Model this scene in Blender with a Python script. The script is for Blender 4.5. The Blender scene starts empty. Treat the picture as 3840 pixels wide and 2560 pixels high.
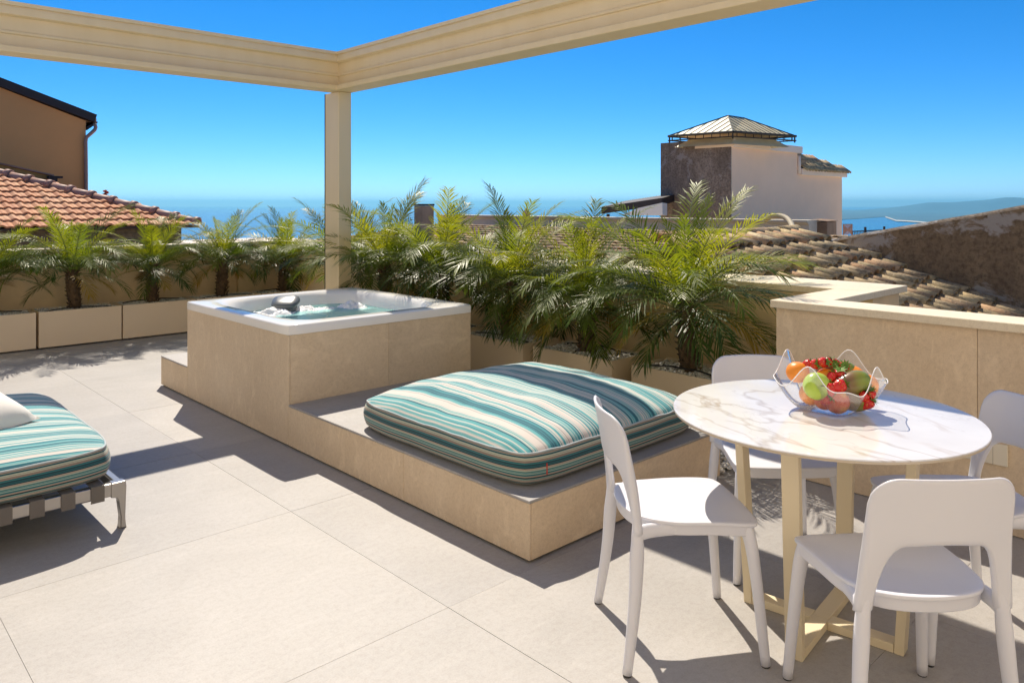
import bpy, bmesh, math, random
from mathutils import Vector, Matrix, noise as mnoise
R = math.radians
random.seed(7)
S = bpy.context.scene
C = S.collection

# ------------------------------------------------------------------ camera
# world axes: +X runs to the back right of the picture, +Y to the back left
cam = bpy.data.cameras.new('camera'); camo = bpy.data.objects.new('camera', cam); C.objects.link(camo)
cam.sensor_width = 36.0; cam.lens = 36.0 * 2866.9 / 3840.0
cam.shift_y = -512.0 / 3840.0
cam.clip_start = 0.05; cam.clip_end = 200000.0
camo.location = (0, 0, 1.55)
camo.rotation_euler = (R(90), 0, R(46.577 - 90))
S.camera = camo

# ------------------------------------------------------------------ sky, sun, exposure
SUN = Vector((0.398, 0.72, 1.0)).normalized()          # towards the sun
elev = math.asin(SUN.z); azim = math.atan2(SUN.x, SUN.y)
w = bpy.data.worlds.new('World'); S.world = w; w.use_nodes = True
nt = w.node_tree; nt.nodes.clear()
sky = nt.nodes.new('ShaderNodeTexSky'); sky.sky_type = 'NISHITA'; sky.sun_disc = False
sky.sun_elevation = elev; sky.sun_rotation = azim; sky.altitude = 200
sky.air_density = 0.6; sky.dust_density = 0.0; sky.ozone_density = 10.0
hs = nt.nodes.new('ShaderNodeHueSaturation'); hs.inputs['Saturation'].default_value = 1.2; hs.inputs['Hue'].default_value = 0.496
bg = nt.nodes.new('ShaderNodeBackground'); bg.inputs['Strength'].default_value = 0.132
ow = nt.nodes.new('ShaderNodeOutputWorld')
nt.links.new(sky.outputs[0], hs.inputs['Color']); nt.links.new(hs.outputs[0], bg.inputs[0]); nt.links.new(bg.outputs[0], ow.inputs[0])
sl = bpy.data.lights.new('sun', 'SUN'); sl.energy = 5.0; sl.angle = R(0.53); sl.color = (1.0, 0.90, 0.75)
so = bpy.data.objects.new('sun', sl); C.objects.link(so); so.rotation_euler = SUN.to_track_quat('Z', 'Y').to_euler()
S.view_settings.view_transform = 'Standard'; S.view_settings.look = 'None'
S.view_settings.exposure = 0.26; S.view_settings.gamma = 1.0
S.cycles.max_bounces = 10; S.cycles.diffuse_bounces = 5; S.cycles.transparent_max_bounces = 24
S.cycles.use_denoising = True

# ------------------------------------------------------------------ helpers
class MB:
    def __init__(s): s.v = []; s.f = []; s.m = []
    def add(s, vs, fs, mi=0):
        o = len(s.v); s.v += [tuple(p) for p in vs]; s.f += [tuple(i + o for i in f) for f in fs]; s.m += [mi] * len(fs)
        return s
    def box(s, x0, y0, z0, x1, y1, z1, mi=0):
        if x1 < x0: x0, x1 = x1, x0
        if y1 < y0: y0, y1 = y1, y0
        if z1 < z0: z0, z1 = z1, z0
        return s.add([(x0,y0,z0),(x1,y0,z0),(x1,y1,z0),(x0,y1,z0),(x0,y0,z1),(x1,y0,z1),(x1,y1,z1),(x0,y1,z1)],
                     [(0,3,2,1),(4,5,6,7),(0,1,5,4),(1,2,6,5),(2,3,7,6),(3,0,4,7)], mi)
    def tube(s, path, rad, n=8, cap=True, mi=0):
        """rad: list of r or (r1,r2); r1 along the side direction, r2 along the other"""
        P = [Vector(p) for p in path]; rings = []
        side = None
        for i, p in enumerate(P):
            t = (P[min(i+1, len(P)-1)] - P[max(i-1, 0)]).normalized()
            if side is None:
                up = Vector((0,0,1)) if abs(t.z) < 0.8 else Vector((1,0,0))
                side = t.cross(up).normalized()
            side = (side - t * side.dot(t)).normalized(); oth = t.cross(side)
            r = rad[i] if isinstance(rad, (list, tuple)) and not (len(rad) == 2 and len(P) != 2 and False) else rad
            r1, r2 = r if isinstance(r, (tuple, list)) else (r, r)
            rings.append([p + side * (r1 * math.cos(2*math.pi*k/n)) + oth * (r2 * math.sin(2*math.pi*k/n)) for k in range(n)])
        vs = [q for rg in rings for q in rg]; fs = []
        for i in range(len(P)-1):
            for k in range(n):
                a = i*n+k; b = i*n+(k+1) % n; fs.append((a, b, b+n, a+n))
        if cap:
            fs.append(tuple(range(n-1, -1, -1))); fs.append(tuple((len(P)-1)*n + k for k in range(n)))
        return s.add(vs, fs, mi)
    def lathe(s, prof, n=20, c=(0,0,0), mi=0):
        vs = []; fs = []
        for r, z in prof:
            for k in range(n):
                a = 2*math.pi*k/n; vs.append((c[0]+r*math.cos(a), c[1]+r*math.sin(a), c[2]+z))
        for i in range(len(prof)-1):
            for k in range(n):
                a = i*n+k; b = i*n+(k+1) % n; fs.append((a, b, b+n, a+n))
        return s.add(vs, fs, mi)
    def prism(s, poly, axis, a, b, mi=0):
        """poly of 2D points extruded along axis ('x' 'y' 'z') from a to b"""
        def P(p, t):
            return {'x': (t, p[0], p[1]), 'y': (p[0], t, p[1]), 'z': (p[0], p[1], t)}[axis]
        n = len(poly); vs = [P(p, a) for p in poly] + [P(p, b) for p in poly]
        fs = [(i, (i+1) % n, n+(i+1) % n, n+i) for i in range(n)] + [tuple(range(n-1, -1, -1)), tuple(range(n, 2*n))]
        return s.add(vs, fs, mi)
    def mesh(s, name, mats, smooth=False, fix=True):
        me = bpy.data.meshes.new(name); me.from_pydata(s.v, [], s.f)
        for m in (mats if isinstance(mats, (list, tuple)) else [mats]): me.materials.append(m)
        if max(s.m, default=0) > 0: me.polygons.foreach_set('material_index', s.m)
        if fix:
            bm = bmesh.new(); bm.from_mesh(me); bmesh.ops.recalc_face_normals(bm, faces=bm.faces[:]); bm.to_mesh(me); bm.free()
        if smooth: me.polygons.foreach_set('use_smooth', [True]*len(me.polygons))
        me.update(); return me
    def build(s, name, mats, parent=None, smooth=False, bevel=0, seg=2, fix=True, loc=None, rot=None):
        o = bpy.data.objects.new(name, s.mesh(name, mats, smooth, fix)); C.objects.link(o)
        if parent: o.parent = parent
        if loc is not None: o.location = loc
        if rot is not None: o.rotation_euler = rot
        if bevel:
            b = o.modifiers.new('bevel', 'BEVEL'); b.width = bevel; b.segments = seg; b.limit_method = 'ANGLE'; b.angle_limit = R(40)
        return o
def inst(name, me, parent=None, loc=(0,0,0), rot=(0,0,0), sc=(1,1,1)):
    o = bpy.data.objects.new(name, me); C.objects.link(o); o.location = loc; o.rotation_euler = rot
    o.scale = sc if isinstance(sc, (tuple, list, Vector)) else (sc, sc, sc)
    if parent: o.parent = parent
    return o
def tag(o, label=None, cat=None, group=None, kind=None):
    if label: o['label'] = label
    if cat: o['category'] = cat
    if group: o['group'] = group
    if kind: o['kind'] = kind
    return o
def thing(name, label, cat, loc=(0,0,0), rz=0, group=None):
    o = bpy.data.objects.new(name, None); C.objects.link(o); o.location = loc; o.rotation_euler = (0,0,rz); o.empty_display_size = .1
    return tag(o, label, cat, group)
def catmull(pts, n=6, closed=True):
    out = []; N = len(pts)
    for i in range(N if closed else N-1):
        p0, p1, p2, p3 = [Vector(pts[(i+k) % N] if closed else pts[min(max(i+k, 0), N-1)]) for k in (-1, 0, 1, 2)]
        for j in range(n):
            t = j/n
            out.append(.5*((2*p1)+(p2-p0)*t+(2*p0-5*p1+4*p2-p3)*t*t+(3*p1-p0-3*p2+p3)*t*t*t))
    if not closed: out.append(Vector(pts[-1]))
    return out
# camera back-projection used only to lay out far buildings in plan
FX, FY = math.cos(R(46.577)), math.sin(R(46.577))
def ray(u, v):
    X = (u-1920)/2866.9; return Vector((FX+X*FY, FY-X*FX, -(v-768)/2866.9))
def atD(u, v, D): return Vector((0,0,1.55)) + ray(u, v)*D
def atx(u, v, x): r = ray(u, v); return Vector((0,0,1.55)) + r*(x/r.x)
def aty(u, v, y): r = ray(u, v); return Vector((0,0,1.55)) + r*(y/r.y)
def atz(u, v, z): r = ray(u, v); return Vector((0,0,1.55)) + r*((z-1.55)/r.z)

# ------------------------------------------------------------------ materials
def mat(name, col=(.5,.5,.5), rough=.5, metal=0, spec=None):
    m = bpy.data.materials.new(name); m.use_nodes = True; b = m.node_tree.nodes['Principled BSDF']
    b.inputs['Base Color'].default_value = (*col, 1); b.inputs['Roughness'].default_value = rough; b.inputs['Metallic'].default_value = metal
    if spec is not None: b.inputs['Specular IOR Level'].default_value = spec
    return m
class N:
    """small node-graph helper"""
    def __init__(s, m): s.m = m; s.t = m.node_tree; s.b = s.t.nodes['Principled BSDF']
    def new(s, ty, **kw):
        n = s.t.nodes.new(ty)
        for k, v in kw.items():
            if k in n.inputs: n.inputs[k].default_value = v
            else: setattr(n, k, v)
        return n
    def lk(s, a, b): s.t.links.new(a, b)
    def coord(s, kind='Object', scale=(1,1,1), rot=(0,0,0)):
        c = s.new('ShaderNodeTexCoord'); mp = s.new('ShaderNodeMapping'); mp.inputs['Scale'].default_value = scale; mp.inputs['Rotation'].default_value = rot
        if kind == 'World':
            g = s.new('ShaderNodeNewGeometry'); s.lk(g.outputs['Position'], mp.inputs[0])
        else: s.lk(c.outputs[kind], mp.inputs[0])
        return mp.outputs[0]
    def noise(s, vec, scale, detail=4, rough=.55, dist=0):
        n = s.new('ShaderNodeTexNoise'); n.inputs['Scale'].default_value = scale; n.inputs['Detail'].default_value = detail
        n.inputs['Roughness'].default_value = rough; n.inputs['Distortion'].default_value = dist
        if vec is not None: s.lk(vec, n.inputs['Vector'])
        return n.outputs['Fac']
    def ramp(s, fac, stops, interp='LINEAR'):
        r = s.new('ShaderNodeValToRGB'); cr = r.color_ramp; cr.interpolation = interp
        while len(cr.elements) < len(stops): cr.elements.new(.5)
        for e, (p, c) in zip(cr.elements, stops):
            e.position = p; e.color = (*c, 1) if len(c) == 3 else c
        s.lk(fac, r.inputs[0]); return r.outputs[0]
    def mix(s, fac, a, b, mode='MIX'):
        n = s.new('ShaderNodeMix', data_type='RGBA', blend_type=mode)
        if isinstance(fac, (int, float)): n.inputs[0].default_value = fac
        else: s.lk(fac, n.inputs[0])
        for sock, x in ((n.inputs[6], a), (n.inputs[7], b)):
            if isinstance(x, tuple): sock.default_value = (*x, 1)
            else: s.lk(x, sock)
        return n.outputs[2]
    def math(s, op, a, b=None):
        n = s.new('ShaderNodeMath', operation=op)
        for i, x in enumerate((a, b)):
            if x is None: continue
            if isinstance(x, (int, float)): n.inputs[i].default_value = x
            else: s.lk(x, n.inputs[i])
        return n.outputs[0]
    def col(s, c): s.lk(c, s.b.inputs['Base Color']); return s
    def bump(s, h, strength=.3, dist=.01):
        n = s.new('ShaderNodeBump'); n.inputs['Strength'].default_value = strength; n.inputs['Distance'].default_value = dist
        s.lk(h, n.inputs['Height']); s.lk(n.outputs[0], s.b.inputs['Normal']); return s
    def rand(s):
        return s.new('ShaderNodeObjectInfo').outputs['Random']
def stone_mat(name, c0, c1, c2, rough=.6, scale=1.0, vein=.5, randomize=True):
    """stone-look porcelain: cloudy tone, thin pale scratches, fine grain"""
    m = mat(name, c1, rough); n = N(m)
    v = n.coord('World', (scale, scale, scale))
    a = n.noise(v, 1.6, 6, .6, .6); b = n.noise(n.coord('World', (3*scale, 14*scale, 6*scale), (0, 0, R(25))), 1.0, 5, .65, .8)
    g = n.noise(v, 160, 2, .6); sp_ = n.noise(v, 42, 3, .7)
    base = n.ramp(a, [(.3, c0), (.52, c1), (.72, c2)])
    base = n.mix(n.ramp(b, [(.52, (0,0,0)), (.70, (vein, vein, vein))]), base, tuple(min(1, x*1.12) for x in c2))
    base = n.mix(.22, base, n.ramp(g, [(.3, tuple(x*.72 for x in c0)), (.7, tuple(min(1, x*1.15) for x in c2))]))
    base = n.mix(1.0, base, n.ramp(sp_, [(.3, (.90,.885,.87)), (.55, (1,1,1))]), 'MULTIPLY')
    sm_ = n.noise(v, .55, 5, .6, 1.2); base = n.mix(1.0, base, n.ramp(sm_, [(.35, (.95,.945,.935)), (.55, (1,1,1))]), 'MULTIPLY')
    if randomize:
        r = n.rand(); base = n.mix(1.0, base, n.ramp(r, [(0, (.91,.91,.92)), (1, (1.03,1.02,1.0))]), 'MULTIPLY')
    n.col(base); n.bump(g, .12, .002)
    return m
M = {}
M['floor'] = stone_mat('floor tile', (.345,.330,.318), (.388,.372,.360), (.430,.414,.402), .55, 1.0, .35)
M['panel'] = stone_mat('stone panel', (.69,.535,.36), (.74,.585,.405), (.78,.635,.45), .55, 1.2, .85)
M['coping'] = stone_mat('limestone coping', (.78,.67,.48), (.84,.735,.545), (.87,.78,.60), .6, 1.3, .2)
M['grout'] = mat('grout', (.36,.33,.30), .9)
def plaster(name, c, var=.12, rough=.85, scale=3, stain=None):
    m = mat(name, c, rough); n = N(m); v = n.coord('World')
    a = n.noise(v, scale, 6, .6); g = n.noise(v, 60, 3, .6)
    col = n.ramp(a, [(.3, tuple(x*(1-var) for x in c)), (.7, tuple(min(1, x*(1+var)) for x in c))])
    if stain:
        vv = n.coord('World', (1, 1, .22)); st = n.noise(vv, 5, 6, .7)
        col = n.mix(n.ramp(st, [(.52, (0,0,0)), (.68, (.7,.7,.7))]), col, stain)
    n.col(col); n.bump(g, .25, .006); return m
M['cream_plaster'] = plaster('cream plaster', (.78,.60,.36))
M['ochre_plaster'] = plaster('ochre plaster', (.70,.46,.17), .08)
M['cream_metal'] = mat('cream painted aluminium', (.76,.62,.38), .38)
n = N(M['cream_metal']); v_ = n.coord('World', (1, 1, .08))
n.col(n.ramp(n.noise(v_, 7, 3, .5), [(.3, (.81,.665,.42)), (.7, (.85,.71,.47))])); n.lk(n.ramp(n.noise(v_, 9), [(0, (.3,)*3), (1, (.5,)*3)]), n.b.inputs['Roughness'])
M['table_metal'] = mat('cream powder coat', (.78,.67,.46), .45)
M['white_plastic'] = mat('white plastic', (.73,.735,.785), .42)
n = N(M['white_plastic']); n.bump(n.noise(n.coord('Object'), 420, 2), .06, .001)
M['acrylic'] = mat('white acrylic', (.88,.86,.82), .12)
M['planter'] = mat('planter taupe', (.84,.68,.48), .5)
n = N(M['planter']); n.bump(n.noise(n.coord('Object'), 300, 2), .08, .001)
M['soil'] = mat('soil', (.09,.07,.05), .95)
M['pebble'] = mat('white pebble', (.72,.69,.63), .45)
n = N(M['pebble']); n.col(n.ramp(n.noise(n.coord('Object'), 38, 1), [(.3, (.45,.42,.37)), (.5, (.72,.69,.63)), (.7, (.84,.82,.77))]))
M['hose'] = mat('black hose', (.02,.02,.02), .5)
M['chrome'] = mat('polished aluminium', (.40,.38,.36), .28, 1.0)
M['strap'] = mat('grey webbing', (.15,.135,.12), .85)
n = N(M['strap']); n.bump(n.noise(n.coord('Object', (600, 600, 600)), 1, 1), .2, .001)
M['dark_gap'] = mat('shadow gap trim', (.03,.03,.03), .7)
M['rubber'] = mat('dark rubber', (.05,.05,.05), .7)
M['filter'] = mat('graphite plastic', (.12,.13,.135), .35)
M['red_tag'] = mat('red label', (.55,.04,.02), .7)
M['pillow'] = mat('white woven cotton', (.80,.77,.71), .95)
n = N(M['pillow']); n.bump(n.noise(n.coord('Object'), 220, 2), .35, .003)
# striped outdoor fabric, stripes set across one local axis
def stripes(name, axis, dark=False, seed=0.0):
    m = mat(name, (.5,.5,.5), .9); n = N(m)
    c = n.new('ShaderNodeTexCoord'); sp = n.new('ShaderNodeSeparateXYZ'); n.lk(c.outputs['Object'], sp.inputs[0])
    t = sp.outputs['XYZ'.index(axis)]
    others = [sp.outputs[i] for i in range(3) if i != 'XYZ'.index(axis)]
    # slight waviness of the weave along the stripe
    wv = n.noise(c.outputs['Object'], 2.5, 1); t = n.math('ADD', t, n.math('MULTIPLY', n.math('SUBTRACT', wv, .5), .004))
    def n1(freq, off, det=2, rg=.6):
        cb = n.new('ShaderNodeCombineXYZ'); n.lk(n.math('ADD', n.math('MULTIPLY', t, freq), off+seed), cb.inputs[0])
        return n.noise(cb.outputs[0], 1.0, det, rg)
    mid = n1(30, 9.7, 2)
    def threads(freq):
        wn = n.new('ShaderNodeTexWhiteNoise', noise_dimensions='1D'); n.lk(n.math('FLOOR', n.math('MULTIPLY', n.math('ADD', t, 5+seed), freq)), wn.inputs['W']); return wn.outputs['Value']
    fine = n.math('ADD', n.math('MULTIPLY', threads(120), .5), n.math('MULTIPLY', threads(210), .5)) 
    if not dark:
        band = n.math('ADD', n.math('MULTIPLY', n.math('SINE', n.math('MULTIPLY', t, 2*math.pi/.150)), .5), .5)
        f = n.math('ADD', n.math('ADD', n.math('MULTIPLY', band, .40), n.math('MULTIPLY', mid, .42)), n.math('SUBTRACT', n.math('MULTIPLY', fine, .78), .40))
        col = n.ramp(f, [(.10, (.01,.12,.16)), (.22, (.03,.25,.29)), (.33, (.09,.38,.40)), (.44, (.24,.47,.47)), (.52, (.46,.52,.47)), (.60, (.66,.60,.54)), (.78, (.66,.60,.545)), (.92, (.34,.32,.30))])
    else:
        lines = n.math('ADD', n.math('MULTIPLY', threads(150), .65), n.math('MULTIPLY', threads(310), .35))
        f = n.math('SUBTRACT', n.math('ADD', n.math('MULTIPLY', n1(22, 2.2, 2), .60), n.math('MULTIPLY', lines, .50)), .075)
        col = n.ramp(f, [(.30, (.010,.035,.045)), (.40, (.015,.13,.15)), (.46, (.06,.27,.28)), (.50, (.48,.50,.38)), (.53, (.13,.09,.065)), (.58, (.50,.40,.32)), (.63, (.22,.16,.12)), (.70, (.52,.44,.37))])
    n.col(col)
    cb = n.new('ShaderNodeCombineXYZ'); n.lk(n.math('MULTIPLY', t, 420), cb.inputs[0]); n.lk(n.math('MULTIPLY', others[0], 160), cb.inputs[1]); n.lk(n.math('MULTIPLY', others[1], 160), cb.inputs[2])
    n.bump(n.noise(cb.outputs[0], 1, 1), .35, .002)
    n.b.inputs['Sheen Weight'].default_value = .25
    return m
M['fab_x'] = stripes('striped fabric x', 'X'); M['fab_y'] = stripes('striped fabric y', 'Y', seed=4.3); M['fab_z'] = stripes('striped fabric border', 'Z', True)
M['piping'] = mat('piping cord', (.45,.50,.52), .8)
# marble look top
m = M['marble'] = mat('marble porcelain', (.85,.83,.80), .09, spec=.35); n = N(m)
v = n.coord('Object', (1, 1, 1), (0, 0, R(32)))
def vein(scale, th, dist, off):
    mp = n.new('ShaderNodeMapping'); mp.inputs['Location'].default_value = (off, off*.7, 0); mp.inputs['Scale'].default_value = (1, .42, 1); n.lk(v, mp.inputs[0])
    w_ = n.noise(mp.outputs[0], scale, 5, .55, dist)
    a = n.math('ABSOLUTE', n.math('SUBTRACT', w_, .5))
    return n.ramp(a, [(0, (1,1,1)), (th, (0,0,0))])
base = n.ramp(n.noise(v, 3, 3), [(.3, (.66,.635,.61)), (.6, (.72,.705,.685))])
msk = n.ramp(n.noise(v, 2.2, 3), [(.42, (0,0,0)), (.62, (1,1,1))])
base = n.mix(n.math('MULTIPLY', n.math('MULTIPLY', vein(2.0, .022, .55, 2.0), msk), .6), base, (.36,.22,.095))
base = n.mix(n.math('MULTIPLY', vein(3.4, .008, .8, 5.3), .22), base, (.40,.36,.33))
base = n.mix(n.math('MULTIPLY', vein(1.3, .011, .35, 8.1), .42), base, (.34,.25,.16))
n.col(base)
M['table_edge'] = mat('table edge', (.55,.46,.34), .5)
# clear acrylic without refraction: thin sheet
def clear(name, tint=(.97,.97,.97), gloss=.02, ior=1.45, milk=0, mc=(.9,.92,.95)):
    m = bpy.data.materials.new(name); m.use_nodes = True; t = m.node_tree; t.nodes.clear()
    o = t.nodes.new('ShaderNodeOutputMaterial'); mx = t.nodes.new('ShaderNodeMixShader'); tr = t.nodes.new('ShaderNodeBsdfTransparent'); g = t.nodes.new('ShaderNodeBsdfGlossy')
    fr = t.nodes.new('ShaderNodeFresnel'); fr.inputs[0].default_value = ior
    tr.inputs[0].default_value = (*tint, 1); g.inputs['Roughness'].default_value = gloss
    t.links.new(fr.outputs[0], mx.inputs[0]); t.links.new(tr.outputs[0], mx.inputs[1]); t.links.new(g.outputs[0], mx.inputs[2]); t.links.new(mx.outputs[0], o.inputs[0])
    if milk:
        df = t.nodes.new('ShaderNodeBsdfTranslucent'); df.inputs[0].default_value = (*mc, 1); d2 = t.nodes.new('ShaderNodeBsdfDiffuse'); d2.inputs[0].default_value = (*mc, 1)
        dm = t.nodes.new('ShaderNodeMixShader'); t.links.new(df.outputs[0], dm.inputs[1]); t.links.new(d2.outputs[0], dm.inputs[2]); m2 = t.nodes.new('ShaderNodeMixShader'); m2.inputs[0].default_value = milk
        t.links.new(mx.outputs[0], m2.inputs[1]); t.links.new(dm.outputs[0], m2.inputs[2]); t.links.new(m2.outputs[0], o.inputs[0])
    return m, t, g, fr
M['clear'] = clear('clear acrylic', (.95,.955,.96), .08, 1.22, .15)[0]
mw, t_, g_, f_ = clear('pool water', (.82,.985,.98), .04, 1.25, .32, (.50,.88,.86)); M['water'] = mw
nz = t_.nodes.new('ShaderNodeTexNoise'); nz.inputs['Scale'].default_value = 14; nz.inputs['Detail'].default_value = 4
bp = t_.nodes.new('ShaderNodeBump'); bp.inputs['Strength'].default_value = .2; bp.inputs['Distance'].default_value = .02
t_.links.new(nz.outputs[0], bp.inputs['Height']); t_.links.new(bp.outputs[0], g_.inputs['Normal']); t_.links.new(bp.outputs[0], f_.inputs['Normal'])
M['foam'] = mat('foam', (.93,.935,.935), .6); M['foam'].node_tree.nodes['Principled BSDF'].inputs['Subsurface Weight'].default_value = .0
# foliage
def leaf(name, c0, c1, trans, rough=.32):
    m = bpy.data.materials.new(name); m.use_nodes = True; t = m.node_tree; b = t.nodes['Principled BSDF']; n = N(m)
    o = [x for x in t.nodes if x.type == 'OUTPUT_MATERIAL'][0]
    c = n.ramp(n.math('ADD', n.math('MULTIPLY', n.rand(), .7), n.math('MULTIPLY', n.noise(n.coord('Object'), 9, 1), .3)), [(.1, c0), (.9, c1)])
    n.col(c); b.inputs['Roughness'].default_value = rough; b.inputs['Specular IOR Level'].default_value = .38
    tl = t.nodes.new('ShaderNodeBsdfTranslucent'); ad = t.nodes.new('ShaderNodeMixShader'); ad.inputs[0].default_value = .5
    cc = n.mix(1.0, c, trans, 'MULTIPLY'); t.links.new(cc, tl.inputs[0])
    t.links.new(b.outputs[0], ad.inputs[1]); t.links.new(tl.outputs[0], ad.inputs[2]); t.links.new(ad.outputs[0], o.inputs[0])
    return m
M['leaf_young'] = leaf('young frond', (.13,.185,.016), (.26,.27,.024), (1.7,1.6,.6), .45)
M['leaf_mid'] = leaf('green frond', (.08,.135,.014), (.17,.205,.021), (1.7,1.6,.6), .42)
M['leaf_old'] = leaf('dark frond', (.042,.082,.011), (.10,.13,.018), (1.6,1.6,.7), .40)
M['leaf_dry'] = leaf('yellowing frond', (.36,.27,.03), (.46,.30,.05), (1.3,1.2,.7), .5)
M['rachis'] = mat('frond stem', (.16,.20,.05), .4)
m = M['trunk'] = mat('palm trunk', (.12,.075,.04), .95); n = N(m)
n.col(n.ramp(n.noise(n.coord('Object'), 28, 5, .7), [(.3, (.045,.028,.015)), (.6, (.15,.095,.05)), (.8, (.25,.17,.09))])); n.bump(n.noise(n.coord('Object'), 60, 3), .5, .01)
# roof tiles
def tile_mat(name, stops, dark, lichen, rough=.9, sc=9):
    m = mat(name, (.4,.3,.2), rough); n = N(m); r = n.rand()
    base = n.ramp(r, stops)
    v = n.coord('World'); g = n.noise(v, sc, 6, .72); g2 = n.noise(v, sc*5, 4, .7)
    base = n.mix(n.ramp(g, [(.44, (0,0,0)), (.62, (.85,.85,.85))]), base, dark)
    base = n.mix(n.ramp(g2, [(.60, (0,0,0)), (.68, (.75,.75,.75))]), base, lichen)
    n.col(base); n.bump(g2, .6, .01); return m
M['coppo'] = tile_mat('old barrel tile', [(0, (.52,.37,.18)), (.35, (.60,.46,.24)), (.6, (.46,.34,.19)), (.8, (.56,.32,.16)), (1, (.64,.52,.31))], (.15,.115,.075), (.60,.54,.38))
M['red_tile'] = tile_mat('red clay tile', [(0, (.62,.26,.11)), (.5, (.70,.34,.155)), (1, (.74,.43,.23))], (.48,.20,.105), (.62,.40,.28), .8, 4)
M['hip_tile'] = mat('brown hip tile', (.33,.16,.11), .6)
n = N(M['hip_tile']); n.col(n.ramp(n.noise(n.coord('World'), 3, 4), [(.3, (.38,.19,.13)), (.7, (.50,.28,.20))]))
M['deck'] = mat('roof underlay', (.09,.06,.045), .95)
def oldwall(name, cols, thr=.55, scale=2.2, pale=(.42,.40,.37)):
    m = mat(name, cols[1], .95); n = N(m); v = n.coord('World'); vs = n.coord('World', (1, 1, .45))
    a = n.noise(vs, scale, 8, .7, .5); b = n.noise(v, scale*9, 6, .75); c = n.noise(v, scale*.8, 8, .68, .8)
    col = n.ramp(a, [(.32, cols[0]), (.52, cols[1]), (.72, cols[2])])
    col = n.mix(n.ramp(b, [(.45, (0,0,0)), (.65, (.75,.75,.75))]), col, tuple(x*.45 for x in cols[0]))
    col = n.mix(n.ramp(c, [(thr, (0,0,0)), (thr+.05, (.8,.8,.8))]), col, pale)
    n.col(col); n.bump(b, .7, .03); return m
M['dark_wall'] = oldwall('mossy old render', [(.18,.13,.085), (.28,.205,.13), (.40,.31,.20)], .60)
m = M['dark_wall']; n = N(m); cur = n.b.inputs['Base Color'].links[0].from_socket
gp = n.new('ShaderNodeNewGeometry'); sq = n.new('ShaderNodeSeparateXYZ'); n.lk(gp.outputs['Position'], sq.inputs[0])
dd = n.math('SUBTRACT', 1.9206, n.math('ADD', sq.outputs[2], n.math('MULTIPLY', sq.outputs[1], .205)))
pm = n.math('SUBTRACT', n.math('ADD', n.noise(n.coord('World', (1, 1, 1)), 3.2, 8, .66, .9), .08), n.math('MULTIPLY', n.math('ABSOLUTE', n.math('SUBTRACT', dd, .10)), 1.1))
n.col(n.mix(n.ramp(pm, [(.50, (0,0,0)), (.57, (.8,.8,.8))]), cur, (.46,.435,.42)))
M['dark_wall_pale'] = oldwall('peeling lime band', [(.26,.20,.14), (.36,.29,.22), (.46,.40,.34)], .47, 2.6, (.50,.48,.46))
M['tower_stone'] = oldwall('blackened render', [(.15,.115,.09), (.26,.20,.155), (.40,.33,.27)], .56, 2.6, (.33,.30,.28))
M['eave_wall'] = oldwall('mossy eave wall', [(.16,.12,.07), (.24,.19,.12), (.30,.25,.16)], .66, 1.5)
M['pink_plaster'] = plaster('pale pink plaster', (.94,.67,.46), .05, .9, 1.0)
M['pink_trim'] = plaster('pale trim', (.88,.74,.61), .04, .9, 1.0)
M['house_orange'] = plaster('brown orange plaster', (.88,.41,.14), .07, .9, .6)
M['ochre_old'] = plaster('old ochre plaster', (.48,.28,.09), .15, .95, 3, (.14,.09,.05))
M['dark_roof'] = mat('dark brown metal', (.035,.022,.02), .6)
M['pipe'] = mat('brown downpipe', (.42,.25,.18), .5)
M['seam_roof'] = mat('pale sheet roof', (.80,.72,.52), .5)
n = N(M['seam_roof']); n.col(n.ramp(n.noise(n.coord('World'), 3, 5), [(.3, (.70,.56,.30)), (.7, (.86,.74,.46))]))
M['iron'] = mat('dark iron', (.03,.025,.02), .6)
M['white_canvas'] = mat('white canvas', (.80,.78,.75), .9)
M['cornice'] = stone_mat('weathered cornice', (.70,.58,.42), (.78,.68,.51), (.82,.74,.58), .8, .8, .2, False)
M['carton'] = mat('cardboard', (.34,.22,.13), .95)
n = N(M['carton']); n.col(n.ramp(n.noise(n.coord('World'), 4, 4), [(.3, (.22,.14,.085)), (.7, (.38,.25,.15))]))
M['conduit'] = mat('beige conduit', (.50,.42,.28), .7)
M['grey_stone'] = plaster('grey chimney render', (.30,.25,.20), .2, .95, 5)
M['lattice'] = mat('lattice wood', (.35,.20,.14), .8)
M['village'] = plaster('village paving and roofs', (.50,.40,.30), .2, .95, .25)
M['terrain'] = mat('hillside', (.12,.13,.07), 1.0)
n = N(M['terrain']); n.col(n.ramp(n.noise(n.coord('World'), .03, 8, .7), [(.35, (.08,.10,.045)), (.55, (.15,.15,.08)), (.75, (.34,.29,.22))]))
m = M['sea'] = mat('sea', (.006,.10,.20), .22); n = N(m)
n.col(n.ramp(n.noise(n.coord('World', (.0004, .0012, 1)), 1, 5, .6), [(.35, (.004,.10,.21)), (.65, (.010,.15,.28))]))
n.bump(n.noise(n.coord('World', (.05, .05, .05)), 1, 6, .7), 1.0, 3.0)
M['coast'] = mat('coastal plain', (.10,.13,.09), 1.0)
n = N(M['coast']); n.col(n.ramp(n.noise(n.coord('World'), .0012, 8, .7), [(.35, (.03,.11,.16)), (.6, (.05,.14,.19)), (.75, (.12,.19,.22))]))  # blue of distance haze mixed into the land colour itself
M['beach'] = mat('beach sand', (.62,.56,.46), 1.0)
M['orange'] = mat('orange peel', (.85,.27,.02), .38); n = N(M['orange']); n.bump(n.noise(n.coord('Object'), 260, 1), .35, .002)
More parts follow.
